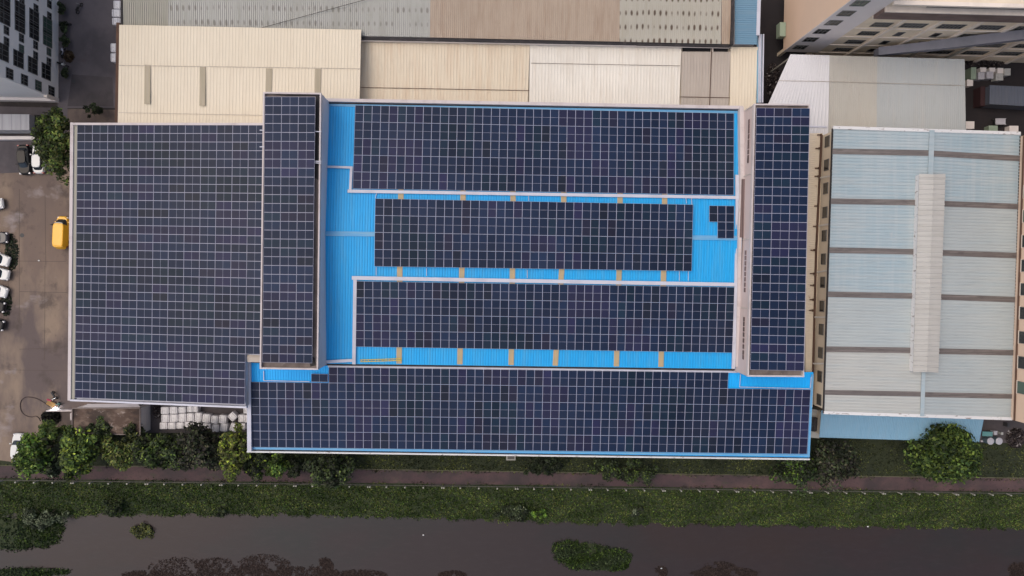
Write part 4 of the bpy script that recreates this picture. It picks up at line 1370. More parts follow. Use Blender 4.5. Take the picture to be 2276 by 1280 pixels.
for i, (ys) in enumerate((390, 497, 600, 704, 807)):
    b = MB()
    s_ = (ys - 300) * 20 / 600
    b.bar(P(1826 - s_ - (2 if i > 2 else 0), ys + 4 - 4 * (i > 2), 9.9), P(1849 - s_, ys, 12.4), .13, .12)
    b.make("downpipe", 'whitepipe', tb)

# light blue lean-to and side unit
lt_ = thing("lean_to", "light blue lean-to roof along the south end of the pale roofed building", "lean-to", base_of([(1822, 922), (2184, 930), (2178, 975), (1818, 972)], 5.5))
b = MB()
b.corr(P(1826, 912, 6.4), P(2188, 924, 6.4), P(2176, 983, 5.2), P(1821, 972, 5.2), .26, .04)
b.make("roof", 'skyblue', lt_)
walls(lt_, mass([(1826, 914), (2186, 926), (2174, 981), (1822, 971)], 5.1, inset=.25), 5.0, 'creamwall')
ac = thing("cooling_unit", "white cooling unit with a big round black fan beside the long wing", "cooling unit", P(1810, 942, 0))
b = MB()
b.prism(XY([(1796, 908), (1826, 912), (1821, 974), (1794, 972)], 3.2), 0, 3.2)
b.make("housing", 'acwhite', ac)
b = MB()
c_ = P(1809, 943, 3.5)
b.rings([(c_.x, c_.y, 3.2, 1.12, 1.12), (c_.x, c_.y, 3.6, 1.12, 1.12)], n=28, p=2.0)
b.make("fan_shroud", 'gutter', ac)
b = MB()
for k in range(5):
    a = k * 1.2566
    b.bar((c_.x, c_.y, 3.66), (c_.x + math.cos(a) * .95, c_.y + math.sin(a) * .95, 3.66), .3, .03)
b.rings([(c_.x, c_.y, 3.6, .2, .2), (c_.x, c_.y, 3.75, .16, .16)], n=14, p=2)
b.make("fan_blade", 'plastic', ac)

# ---- building on the far right edge
fr = thing("right_edge_building", "peach plastered building with deep sills at the right edge", "apartment building", P(2330, 700, 0))
pA, pB = P(2268, 303, 13), P(2246.5, 932, 13)
b = MB()
b.prism([(pA.x, pA.y), (pA.x + 14, pA.y + .3), (pB.x + 14, pB.y + .3), (pB.x, pB.y)], 0, 22)
b.make("wall", 'peach', fr)
for ys in (425, 480, 535, 590, 643, 695, 750, 805, 862):
    wallwindow(fr, pB, pA, along(pB, pA, ys, 14.6), 1.55, 14.9, 1.5, bars=1, sill=True, m='greenglass' if ys in (862, 480) else 'glass')
b = MB()
b.tube([Vector((pA.x - .12, pA.y, 13.8)), Vector((pB.x - .12, pB.y, 13.8))], .12, 8)
b.make("pipe", 'brownpipe', fr)

# ---- white roofs upper right
wr = thing("white_roof_shed", "slant ended shed with white, beige and pale grey roof sheets", "shed", base_of([(1757, 120), (2143, 131), (2147, 287), (1712, 300)], 8))
Z8 = 8.0
for x_, y_ in ((1760, 126), (1850, 128), (1945, 131), (2040, 134), (2138, 137), (2141, 210), (2141, 290), (2040, 290), (1945, 290), (1850, 290), (1850, 210), (2040, 210)):
    q = P(x_, y_, 7.7); b = MB(); b.box((q.x, q.y, 3.8), (.2, .2, 7.6)); b.make("support", 'post', wr)


def ytw(x):
    return 120.5 + (x - 1757) * .0285


segs = [('whiteroof', 1757, 1844), ('beigeroof', 1844, 1950), ('paleroof', 1950, 2144)]
for m_, xa, xb in segs:
    b = MB()
    if xa == 1757:
        # slanted end: short ribs handled as a plain ribbed strip cut by the slope
        n = 26
        for k in range(n):
            pass
        lx = lambda y: 1757 - (y - 120) * (47 / 105)
        q = [P(1757, 120.5, Z8), P(1844, 123, Z8), P(1841, 310, Z8), P(lx(310), 310, Z8)]
        b.corr(q[0], q[1], q[2], q[3], .30, .04)
    else:
        b.corr(P(xa, ytw(xa), Z8), P(xb, ytw(xb), Z8), P(xb + (3 if xb > 2000 else -2), 310, Z8 - .3), P(xa - 3, 310, Z8 - .3), .30, .04)
    b.make("roof_sheet", m_, wr)
b = MB()
b.bar(P(1730, 179, 8.1), P(1844, 181, 8.1), .06, .05)
b.bar(P(1844, 181, 8.1), P(2143, 190, 8.1), .05, .05)
b.make("sheet_seam", 'greige', wr)
b = MB()
b.bar(P(1800, 281, 8.15), P(1838, 282, 8.15), .25, .2)
b.make("ridge_trim", 'metal', wr)

# ---- tall building upper right
tall = thing("tall_factory_block", "tall beige block with pilasters and rows of dark windows at the top right corner", "factory block", P(2000, 60, 0))
c0 = P(1725, 126, 0); c1 = P(1800, 128, 0); c2 = P(2420, 143, 0)
nv = Vector((0, 1, 0))
fd = (c2 - c0).normalized(); bk = Vector((-fd.y, fd.x, 0))
# stair tower
b = MB()
st = [c0, c1, c1 + bk * 34, c0 + bk * 34]
b.prism([(p.x, p.y) for p in st], 2.6, 27)
b.make("stair_tower", 'peach', tall)
b = MB()
st2 = [c0 + fd * .02 - bk * .06, c1 - bk * .06, c1 - bk * .001, c0 + fd * .02 - bk * .001]
b.prism([(p.x, p.y) for p in st2], 2.6, 27)
b.make("front_plaster", 'greywall', tall)
b = MB()
for pp in (c0 + fd * .4 + bk * .3, c1 - fd * .5 + bk * .3):
    b = MB(); b.box((pp.x, pp.y, 1.3), (.5, .5, 2.6)); b.make("ground_column", 'creamwall', tall)
b = MB()
mb = [c1, c2, c2 + bk * 34, c1 + bk * 34]
b.prism([(p.x, p.y) for p in mb], 0, 22.2)
b.make("wall", 'facade', tall)


def fband(z0, z1, out, m_, nm, inn=0.0):
    b = MB()
    b.prism([(p.x, p.y) for p in (c1 - bk * out, c2 - bk * out, c2 - bk * (inn - .001), c1 - bk * (inn - .001))], z0, z1)
    return b.make(nm, m_, tall)


fband(22.0, 22.4, .5, 'fin', "roof_ledge", .0)
cM = c1
c1s = c1
c1 = c1 + fd * 5.2
fband(20.6, 21.75, .04, 'glass', "window_band")
c1 = cM
fband(20.3, 20.55, .7, 'fin', "balcony_cap")
fband(17.8, 20.28, .6, 'darkbrick', "balcony_front")
fband(17.5, 17.75, .45, 'fin', "floor_band")


def tx(px):
    """distance along the front from c0 for a base pixel column"""
    return (P(px, 127, 0) - c0).dot(fd)


for px in (1868, 1940, 2014, 2088, 2162, 2236, 2310):
    b = MB(); p = c0 + fd * tx(px) - bk * .28
    b.prism([(v.x, v.y) for v in (p - fd * .22, p + fd * .22, p + fd * .22 + bk * .3, p - fd * .22 + bk * .3)], 0, 17.4)
    b.make("pilaster", 'fin', tall)
bays = [1800, 1868, 1940, 2014, 2088, 2162, 2236, 2310]
for zi, zc in enumerate((4.2, 7.6, 11.1, 14.4)):
    b = MB()
    b.bar(c1 - bk * .04 + Vector((0, 0, zc - 1.35)), c2 - bk * .04 + Vector((0, 0, zc - 1.35)), .1, .22)
    b.make("floor_band", 'fin', tall)
    for bi in range(len(bays) - 1):
        m0, m1 = tx(bays[bi]), tx(bays[bi + 1])
        mid = (m0 + m1) / 2 + (.6 if bi == 0 else 0)
        wd = (m1 - m0) * (.62 if bi else .5)
        if bi in (1, 2) and zi in (0, 1, 2):
            wd = .9
        wallwindow(tall, c0, c2, mid, wd, zc, 1.35, bars=0 if wd < 1 else 5, m='glass', frame=True)
for k in range(7):
    wallwindow(tall, c0 - bk * .06, c2 - bk * .06, tx(1747), 1.7, 4.9 + k * 3.3, 1.6, bars=2, m='greenglass' if k == 5 else 'glass')
# west face: a dark window high up and an outdoor unit
wallwindow(tall, c0 + bk * 34, c0, 34 - 8.5, .9, 5.0, 1.8, bars=0)
b = MB()
p = P(1718, 68, 4)
b.box((c0.x - .55, P(1718, 68, 3).y, 3.0), (.9, 2.1, 1.3)); b.make("outdoor_unit", 'palegreen', tall)
# slanting covered walkway in front
cw = thing("covered_conveyor", "slanting grey blue covered conveyor in front of the tall block", "conveyor", P(2110, 100, 0))
a_, m2, e_ = P(1952, 114, 7.6), P(2066, 101, 10.0), P(2330, 70, 15.2)
b = MB(); b.bar(a_, m2, 1.0, 1.2); b.bar(m2, e_, 1.15, 1.2); b.make("housing", 'ductgrey', cw)
b = MB(); b.bar(a_ + Vector((0, 0, .1)), m2 + Vector((0, 0, .1)), 1.15, .08); b.bar(m2 + Vector((0, 0, .12)), e_ + Vector((0, 0, .12)), 1.3, .08); b.make("cover", 'ductgrey', cw)
for q in (a_.lerp(m2, .1), m2, m2.lerp(e_, .5)):
    b = MB(); b.box((q.x, q.y, q.z / 2 - .6), (.25, .25, q.z - 1.2)); b.make("support", 'post', cw)

# ---- apartment building upper left
ap = thing("apartment_block", "tall off-white apartment block with staggered dark windows at the top left", "apartment building", P(40, 60, 0))
s0, s1 = P(130, -160, 0), P(130, 222, 0)
b = MB()
b.prism([(s0.x, s0.y), (s1.x, s1.y), (s1.x - 30, s1.y + .3), (s0.x - 30, s0.y)], 0, 25)
b.make("wall", 'aptwall', ap)
b = MB()
b.box((s1.x - .15, s1.y - .05, 1.4), (.5, .5, 2.8)); b.make("corner_pier", 'fin', ap)


def ay(py):
    return P(130, py, 0).y


for py, wd, hh, zb in ((209, 1.3, 1.25, 1.7), (172, 2.1, 1.9, 2.9), (148, 1.0, .85, 2.3), (126, 1.0, .85, 2.3), (99, 2.1, 1.9, 2.6), (72, 2.3, 1.9, 2.6), (48, 1.0, .85, 2.2), (22, 1.0, .85, 2.2), (-6, 2.1, 1.9, 2.6), (-34, 2.1, 1.9, 2.6), (-62, 1.0, .9, 2.2)):
    for k in range(8 if zb < 2.5 else 7):
        z = zb + k * 2.95
        t_ = ay(py) - s1.y
        wallwindow(ap, s1, s0, t_, wd, z, hh, bars=1 if wd < 1.2 else 2, m='greenglass' if (k * 7 + int(py)) % 9 == 0 else 'glass')
b = MB()
b.bar(Vector((s1.x + .1, s1.y - .15, 1.0)), Vector((s1.x - 28, s1.y + .1, 1.0)), .5, 1.0)
b.make("plinth", 'greywall', ap)

# ---- rusty shed bottom left
sd = thing("rusty_shed", "small shed with rust brown flat roof and plain grey side wall", "shed", base_of([(160, 907), (311, 907), (311, 958), (160, 955)], 3.4))
b = MB(); b.prism(XY([(161, 909), (310, 908), (310, 966), (161, 960)], 3.3), 0, 3.3); b.make("wall", 'greywall', sd)
b = MB(); b.prism(XY([(159.5, 907), (311.5, 906.5), (311.5, 968), (159.5, 962)], 3.45), 3.3, 3.45); b.make("roof", 'shedrust', sd)
b = MB()
sq = [P(160, 907.5, 3.62), P(311, 907, 3.62), P(311, 967, 3.62), P(160, 961.5, 3.62)]
for i in range(4):
    b.bar(sq[i], sq[(i + 1) % 4], .14, .17)
b.make("roof_kerb", 'concrete', sd)
cb = thing("white_sheet_canopy", "thin pale sheet leaning between the rusty shed and the solar building", "canopy", P(245, 901, 3))
b = MB(); b.add([P(182, 905, 3.6), P(250, 905.5, 3.6), P(312, 905, 3.4), P(306, 897, 4.1), P(195, 897.5, 4.1)], [(0, 1, 2, 3, 4)])
b.add([P(182, 905, 3.55), P(250, 905.5, 3.55), P(312, 905, 3.35), P(306, 897, 4.05), P(195, 897.5, 4.05)], [(4, 3, 2, 1, 0)]); b.make("sheet", 'parapet', cb)
b = MB()
for q in ((186, 903), (308, 903)):
    w_ = P(*q, 3.4); b.box((w_.x, w_.y, 1.7), (.08, .08, 3.4))
b.make("support", 'rail', cb)
# hatch by the long wing
ht = thing("pale_hatch", "small square pale concrete hatch under the long wing's eave", "hatch", P(1136, 1020, 0))
b = MB(); b.prism(XY([(1125, 1008), (1146, 1008), (1146, 1023), (1125, 1023)], .35), 0, .35); b.make("curb", 'post', ht)
b = MB(); b.prism(XY([(1128, 1011), (1143, 1011), (1143, 1020.5), (1128, 1020.5)], .40), .36, .40); b.make("lid", 'rail', ht)
# low wall in front of the truck
lw = MB(); lw.bar(P(-80, 306, .9), P(84, 306, .9), .5, .9); tag(lw.make("low_wall", 'greywall'), "low grey wall below the white box truck at the left edge", "wall")
lw = MB(); lw.bar(P(102, 913.5, 1.0), P(160, 913, 1.0), .18, 1.0); lw.bar(P(158, 918, 1.0), P(158, 934, 1.0), .3, 1.0)
tag(lw.make("low_wall", 'parapet'), "thin pale wall running from the welder to the rusty shed", "wall")

# ================================================================ MOVABLE THINGS
def cap_round(b, c, L, W, Ht, rz, z0, mi=0, bulge=.05):
    """soft wrapped block"""
    n = 20
    rr = []
    cs, sn = math.cos(rz), math.sin(rz)
    o = []
    lv = ((0, .93), (.10, .995), (.5, 1.02), (.92, .995), (.98, .96), (1.0, .88))
    for t, k in lv:
        for i in range(n):
            a = 2 * math.pi * i / n
            x_, y_ = math.cos(a), math.sin(a)
            x_ = math.copysign(abs(x_) ** .2, x_) * L / 2 * k; y_ = math.copysign(abs(y_) ** .2, y_) * W / 2 * k
            o.append((c[0] + x_ * cs - y_ * sn, c[1] + x_ * sn + y_ * cs, z0 + Ht * t))
    fs = []
    for j in range(len(lv) - 1):
        for i in range(n):
            fs.append((j * n + i, j * n + (i + 1) % n, (j + 1) * n + (i + 1) % n, (j + 1) * n + i))
    fs += [tuple(range(n - 1, -1, -1)), tuple(range((len(lv) - 1) * n, len(lv) * n))]
    b.add(o, fs, mi)


def bale(px, py, w, h, rz, label, group, Ht=1.15):
    q = P(px, py, Ht)
    s_ = (106 - Ht) / 1510
    t = thing("bale", label, "bale", (q.x, q.y, 0), group)
    b = MB(); cap_round(b, q, w * s_ * .93, h * s_ * .93, Ht, rz, 0); b.make("wrapping", 'bale', t, smooth=True)
    b = MB()
    cs, sn = math.cos(rz), math.sin(rz)
    L_, W_ = w * s_, h * s_
    for o in (-.28, .28):
        b = MB()
        cx, cy = q.x + o * L_ * cs, q.y + o * L_ * sn
        b.box((cx, cy, Ht + .008), (.05, W_ * .8, .02), rz)
        b.box((cx - sn * W_ * -.5, cy + cs * W_ * -.5, Ht * .5), (.05, .03, Ht * .9), rz)
        b.make("strap", 'strap', t)
    return t


G1 = "white bales stacked beside the rusty shed"
rowsB = [
    ("top row", [(366, 912.5, 19, 17, 0), (385.5, 912, 18, 17, 0), (404.5, 911, 17, 15, 0), (422, 909.5, 13, 15, 0), (434, 909.5, 12, 14, 0)]),
    ("middle row", [(367, 930, 19, 18, 0), (386, 929.5, 19, 18, 0), (405, 928.5, 18, 20, 0), (423, 927.5, 17, 19, 0), (440.5, 926.5, 16, 20, -.05), (458.5, 930, 18, 21, -.1)]),
    ("bottom row", [(363, 946.5, 18, 16, 0), (381.5, 946.5, 18, 16, 0), (400, 946, 17, 15, 0), (418, 944.5, 17, 15, 0), (437, 943.5, 18, 16, 0), (459, 948.5, 18, 15, -.1)]),
]
ordn = ["leftmost", "second from left", "third from left", "fourth from left", "fifth from left", "rightmost"]
for rn, lst in rowsB:
    for i, (x, y, w_, h_, rz) in enumerate(lst):
        nm = "rightmost" if i == len(lst) - 1 else ordn[i]
        bale(x, y, w_, h_, rz, "white wrapped bale, %s in the %s beside the rusty shed" % (nm, rn), G1)
for (x, y, w_, h_, rz, lab) in (
        (476.5, 933, 15.5, 19, -.12, "greenish white bale, upper one just right of the neat rows"),
        (478.5, 952, 15, 17, -.1, "greenish white bale, lower one just right of the neat rows"),
        (494.5, 932, 17, 20, -.1, "tilted white bale above the black gap, left of the diamond bale"),
        (497, 950.5, 16, 19, -.15, "tilted white bale below another, left of the diamond bale"),
        (516.5, 926, 18, 18, .75, "white bale turned like a diamond"),
        (519, 950, 17, 19, -.3, "slanted white bale directly below the diamond bale"),
        (537, 930, 16, 18, 0, "white bale right of the diamond bale, upper of two"),
        (537.5, 948, 16, 15, 0, "white bale right of the diamond bale, lower of two"),
        (547, 913, 13, 14, 0, "white bale topmost against the long wing's corner"),
        (549, 931, 11, 18, 0, "white bale half hidden by the long wing's west edge")):
    bale(x, y, w_, h_, rz, lab, G1)
G2 = "white bales along the upper left lane"
for (x, y, w_, h_, lab) in ((260.5, 10, 18, 19, "white bale topmost along the dark lane"), (259, 28.5, 23, 17, "wide white bale second from top along the dark lane"),
                            (257, 47, 17, 16, "white bale at the corner of the cream warehouse, third from top"), (267.5, 47, 7, 14, "narrow white bale squeezed against the cream warehouse corner"),
                            (252.5, 105.5, 14.5, 20, "white bale halfway down the dark lane, upper of a pair"), (252.5, 127.5, 14.5, 20, "white bale halfway down the dark lane, lower of a pair")):
    bale(x, y, w_, h_, 0, lab, G2, 1.1)


def wheel(parent, c, r, w_, rz=0):
    ax = Vector((-math.sin(rz), math.cos(rz), 0))
    c = Vector(c)
    b = MB(); b.tube([c - ax * w_ / 2, c + ax * w_ / 2], r, 16); o = b.make("wheel", 'rubber', parent)
    b = MB(); b.tube([c - ax * (w_ / 2 + .01), c + ax * (w_ / 2 + .01)], r * .6, 12); b.make("rim", 'rim', o)
    return o


def car(px, py, rz, paint, label, L=4.4, W=1.8, Ht=1.45, group=None, name="car", cat="car", van=False, sunroof=False):
    """rz: heading of the nose, radians from +X"""
    q = P(px, py, 1.0)
    t = thing(name, label, cat, (q.x, q.y, 0), group)
    # built around the origin facing +X, then turned
    def turn(b):
        cs, sn = math.cos(rz), math.sin(rz)
        b.v = [(q.x + v[0] * cs - v[1] * sn, q.y + v[0] * sn + v[1] * cs, v[2]) for v in b.v]
        return b
    b = MB()
    a, w2 = L / 2, W / 2
    if not van:
        b.rings([(0, 0, .22, a * .95, w2 * .93), (0, 0, .45, a, w2), (0, 0, .68, a * .99, w2 * .985), (-.02, 0, .86, a * .94, w2 * .92), (-.02, 0, .90, a * .88, w2 * .86)], p=4.2, n=36)
    else:
        b.rings([(0, 0, .25, a * .96, w2 * .94), (0, 0, .5, a, w2), (0, 0, .95, a * .985, w2 * .98), (0, 0, 1.08, a * .93, w2 * .93)], p=4.5, n=36)
    turn(b).make("body", paint, t, smooth=False)
    b = MB()
    if not van:
        b.rings([(-.25, 0, .88, a * .66, w2 * .85), (-.35, 0, Ht - .06, a * .42, w2 * .68)], p=4.5, n=32)
    else:
        b.rings([(-.12, 0, 1.02, a * .87, w2 * .93), (-.38, 0, Ht - .1, a * .74, w2 * .84)], p=5, n=32)
    turn(b).make("windows", 'carglass', t)
    b = MB()
    if not van:
        b.rings([(-.35, 0, Ht - .07, a * .44, w2 * .71), (-.35, 0, Ht - .01, a * .41, w2 * .66), (-.35, 0, Ht, a * .34, w2 * .55)], p=4.2, n=32)
    else:
        b.rings([(-.52, 0, Ht - .12, a * .745, w2 * .90), (-.52, 0, Ht - .03, a * .73, w2 * .87), (-.52, 0, Ht, a * .66, w2 * .76)], p=6, n=36)
        b.rings([(-.62, 0, .98, a * .85, w2 * .965), (-.56, 0, Ht - .12, a * .755, w2 * .91)], p=6, n=36) if name == "van" else None
    turn(b).make("roof", paint, t)
    if sunroof:
        b = MB(); b.rings([(-.2, 0, Ht + .001, .42, .38), (-.2, 0, Ht + .012, .42, .38)], p=5, n=20); turn(b).make("sunroof", 'carglass', t)
    for s_ in (-1, 1):
        b = MB(); b.rings([(a * .90, s_ * w2 * .70, .60, .16, .17), (a * .90, s_ * w2 * .70, .82 if not van else .93, .12, .14)], p=3, n=14); turn(b).make("headlight", 'lampglass', t)
        b = MB(); b.rings([(-a * .93, s_ * w2 * .72, .6, .12, .16), (-a * .93, s_ * w2 * .72, .86, .08, .14)], p=3, n=14); turn(b).make("tail_light", 'redlamp', t)
        b = MB(); b.box((a * .30 if not van else a * .62, s_ * (w2 + .08), .98), (.14, .2, .14)); turn(b).make("wing_mirror", paint, t)
        for f in (-.62, .60):
            c, s2 = math.cos(rz), math.sin(rz)
            x_, y_ = a * f, s_ * (w2 - .12)
            wheel(t, (q.x + x_ * c - y_ * s2, q.y + x_ * s2 + y_ * c, .32), .32, .22, rz)
    b = MB()
    b.box((a * .985, 0, .5), (.08, W * .5, .16)); turn(b).make("grille", 'plastic', t)
    return t


N_, S_, E_ = math.pi / 2, -math.pi / 2, 0.0
van = car(137, 515, N_ - .06, 'yellow', "yellow van with its side door open beside the solar building", 4.75, 1.78, 1.95, name="van", cat="van", van=True)
q = P(122, 497, 1.1)
b = MB(); b.box((q.x, q.y, 1.0), (1.05, .06, 1.1), .35); b.make("open_door", 'plastic', van)
car(50.5, 354, S_ + .06, 'blackpaint', "black car at an angle left of the white car under the tree", 4.6, 1.85)
car(83, 353, N_, 'whitepaint', "white car half covered by the broad green tree", 4.4, 1.8)
car(37, 997, N_ - .08, 'whitepaint', "white car half under the bright tree by the river path", 4.6, 1.85)
GL = "cars nosing in from the left edge"
car(-28, 454, .1, 'whitepaint', "topmost white car, only its bumper showing at the left edge", group=GL)
car(-18, 528, 0, 'bluedark', "dark blue car, upper dark one at the left edge", group=GL)
car(-14, 573, -.3, 'whitepaint', "white car with black windscreen band, just below the dark blue car", 4.5, group=GL)
car(-15, 606, -.2, 'whitepaint', "white car between two other white cars at the left edge", 4.5, group=GL)
car(-18, 643, -.3, 'whitepaint', "lowest white car at the left edge, above the two black cars", 4.4, group=GL)
car(-24, 678, -.2, 'blackpaint', "black car directly below the white cars at the left edge", group=GL)
car(-26, 719, -.2, 'blackpaint', "lowest black car at the left edge", group=GL)

# box truck at the left edge
tr = thing("box_truck", "white box truck with dark cab below the apartment block", "truck", P(30, 272, 0))
b = MB(); b.prism(XY([(-60, 253), (65, 254), (65, 289), (-60, 289)], 3.4), 1.0, 3.4); b.make("cargo_box", 'truckbox', tr)
b = MB(); b.prism(XY([(74, 258), (92, 258), (92, 290), (74, 290)], 2.2), .7, 2.2); b.make("cab", 'blackpaint', tr)
b = MB(); b.prism(XY([(93, 261), (96, 261), (96, 288), (93, 288)], 1.6), .9, 2.0); b.make("windscreen", 'carglass', tr)
b = MB(); b.prism(XY([(-60, 262), (94, 262), (94, 284), (-60, 284)], 1.0), .7, .95); b.make("chassis", 'plastic', tr)
for x_ in (-30, -5, 84):
    for y_ in (259, 288):
        w_ = P(x_, y_, .45); wheel(tr, w_, .45, .3)


def motorbike(px, py, rz, label, m_='plastic'):
    q = P(px, py, .6)
    t = thing("motorcycle", label, "motorcycle", (q.x, q.y, 0), "motorcycles by the apartment wall")
    d = Vector((math.cos(rz), math.sin(rz), 0)); s_ = Vector((-d.y, d.x, 0))
    o = Vector((q.x, q.y, 0))
    for k in (-.62, .62):
        wheel(t, o + d * k + Vector((0, 0, .3)), .3, .1, rz)
    b = MB(); b.tube([o - d * .5 + Vector((0, 0, .55)), o + Vector((0, 0, .6)), o + d * .35 + Vector((0, 0, .75)), o + d * .55 + Vector((0, 0, .5))], [.1, .16, .15, .06], 8); b.make("body", m_, t)
    b = MB(); b.tube([o - d * .6 + Vector((0, 0, .8)), o + d * .05 + Vector((0, 0, .78))], [.12, .14], 8); b.make("seat", 'blackpaint', t)
    b = MB(); b.tube([o + d * .45 + s_ * .35 + Vector((0, 0, 1.0)), o + d * .5 + Vector((0, 0, .98)), o + d * .45 - s_ * .35 + Vector((0, 0, 1.0))], .025, 6); b.tube([o + d * .5 + Vector((0, 0, .98)), o + d * .62 + Vector((0, 0, .3))], .03, 6); b.make("handlebar", 'rim', t)
    return t


motorbike(138, 114, 1.3, "grey motorcycle beside the apartment wall, above the brown heap", 'metal')
motorbike(137, 142, -.3, "motorcycle with white trim lowest along the apartment wall", 'whitepaint')
motorbike(174, 17, 1.1, "dark motorcycle standing alone in the lane near the top edge")
motorbike(142, 54, .2, "motorcycle in front of the bushes by the apartment wall")


def leafheap(name, px, py, rx, ry, h, n, pal, label, cat, size=.25):
    q = P(px, py, h / 2); s_ = 105 / 1510
    r = np.sqrt(rng.random(n)); a = rng.uniform(0, 6.283, n)
    pts = np.stack([q.x + np.cos(a) * r * rx * s_, q.y + np.sin(a) * r * ry * s_, (1 - r ** 2) * h * rng.uniform(.3, 1, n) + .05], 1)
    nor = rng.normal(size=(n, 3)) * .8 + np.array([0, 0, 1])
    o = leafmesh(name, pts, nor, rng.uniform(.4, 1.4, n) * size, pal(n), None, (q.x, q.y, 0))
    o.data.vertices.foreach_set('co', (np.array([v.co[:] for v in o.data.vertices]) ).ravel())
    return tag(o, label, cat)


def greys(n):
    c = rng.choice([0, 1, 2, 3], size=n, p=(.45, .3, .2, .05))
    pal = np.array([(0.02, 0.016, 0.018), (0.05, 0.04, 0.04), (0.08, 0.065, 0.06), (0.28, 0.26, 0.26)])
    return pal[c]


def browns(n):
    c = rng.choice([0, 1, 2], size=n, p=(.5, .3, .2))
    return np.array([(0.05, 0.032, 0.02), (0.08, 0.055, 0.03), (0.03, 0.022, 0.016)])[c]


leafheap("tarpaulin_heap", 110, 928, 19, 15, .9, 900, lambda n: pick("duskpurple", n) * .45, "dark crumpled tarpaulin heap at the end of the hose loop", "tarpaulin", .32)
leafheap("scrap_heap", 1719, 178, 16, 40, .9, 700, greys, "heap of dark scrap in the narrow alley left of the slanted white roof", "scrap heap")
leafheap("scrap_heap", 2262, 975, 22, 22, 1.0, 700, greys, "dark brown scrap heap right of the two round white lids", "scrap heap", .3)
leafheap("scrap_heap", 2190, 137, 48, 9, .8, 700, greys, "long scrap heap at the foot of the tall block", "scrap heap")
leafheap("brown_heap", 151, 124, 9, 12, .7, 350, browns, "brown heap beside the motorcycles on the lane", "heap")
leafheap("rubble_heap", 348, 915, 8, 16, .7, 300, greys, "dark rubble between the rusty shed and the bales", "rubble")
leafheap("weed_patch", 25, 560, 14, 40, .35, 500, lambda n: pick('dark', n), "dark weedy leaves between the parked cars at the left edge", "weeds", .2)
leafheap("weed_patch", 12, 672, 12, 30, .35, 300, lambda n: pick('dark', n), "dark weeds near the lower black cars at the left edge", "weeds", .2)

# ---- crates and things in the dark yard at right
GY = "crates in the dark yard behind the pale roofed building"


def crate(px, py, w_, h_, Ht, m_, label, cat="crate", name="crate", z0=0.0, group=GY):
    q = P(px, py, Ht); s_ = (106 - Ht) / 1510
    t = thing(name, label, cat, (q.x, q.y, z0), group)
    W_, D_ = w_ * s_, h_ * s_
    b = MB(); b.box((q.x, q.y, (z0 + Ht) / 2), (W_, D_, Ht - z0)); b.make("box", m_, t)
    b = MB(); b.box((q.x, q.y, Ht + .03), (W_ + .06, D_ + .06, .06)); b.box((q.x - W_ * .05, q.y - D_ * .05, Ht + .08), (.28, .18, .05)); b.make("lid", m_, t)
    return t


crate(2163.5, 163, 11, 26, 1.4, 'palegreen', "tall pale green cabinet leftmost in the crate row", "cabinet", "cabinet")
crate(2180.5, 168.5, 14, 15, 1.1, 'tanklid', "lilac white crate right of the pale green cabinet")
crate(2200, 167, 15, 15, 1.1, 'tanklid', "white crate third in the row with a dark label")
crate(2221, 171, 16, 15, 1.0, 'acwhite', "wide white crate, lower right of the crate row")
crate(2239, 160, 13, 15, 1.2, 'acwhite', "white crate at the right end of the crate row")
crate(2185, 155, 13, 9, .9, 'greywall', "small grey crate behind the lilac white crate")
crate(2205, 155, 13, 8, .9, 'greywall', "small grey crate behind the third white crate")
crate(2223, 157, 13, 11, .9, 'greywall', "grey crate touching the top of the wide white crate")
crate(2155.5, 184, 13, 14, 1.0, 'greywall', "grey crate alone against the pale grey roof edge")
crate(2156, 278, 18, 16, 1.1, 'greywall', "grey crate at the north east corner of the pale grey roof")
crate(2207, 285, 20, 11, 1.0, 'palegreen', "pale green crate beside the cart, at the pale roof's north edge")
crate(2253, 286, 20, 12, 1.0, 'greywall', "grey crate right of the cart, at the pale roof's north edge")
lc = thing("shipping_container", "dusty blue ribbed container roof in the dark yard at right", "container", P(2240, 213, 0))
b = MB(); b.corr(P(2200, 189, 2.8), P(2350, 196, 2.8), P(2350, 240, 2.8), P(2199, 231, 2.8), .5, .04); b.make("roof", 'contblue', lc)
b = MB(); b.prism(mass([(2201, 190), (2349, 197), (2349, 239), (2200, 230)], 2.7), .1, 2.7); b.make("wall", 'contblue', lc)
crate(2186, 214, 14, 42, 1.6, 'darkbox', "dark red box left of the dusty blue container", "box", "box")
ct = thing("hand_cart", "small cart with a white tray alone in the dark yard", "cart", P(2224, 270, 0))
q = P(2224, 270, 1.0)
b = MB(); b.box((q.x, q.y, .95), (1.6, 1.0, .1)); b.box((q.x, q.y - .45, 1.05), (1.6, .06, .2)); b.box((q.x, q.y + .45, 1.05), (1.6, .06, .2)); b.make("tray", 'tanklid', ct)
b = MB(); b.box((q.x, q.y - .05, .6), (1.3, .8, .5)); b.make("frame", 'plastic', ct)
for sx in (-.6, .6):
    wheel(ct, (q.x + sx, q.y - .45, .25), .25, .12); wheel(ct, (q.x + sx, q.y + .45, .25), .25, .12)

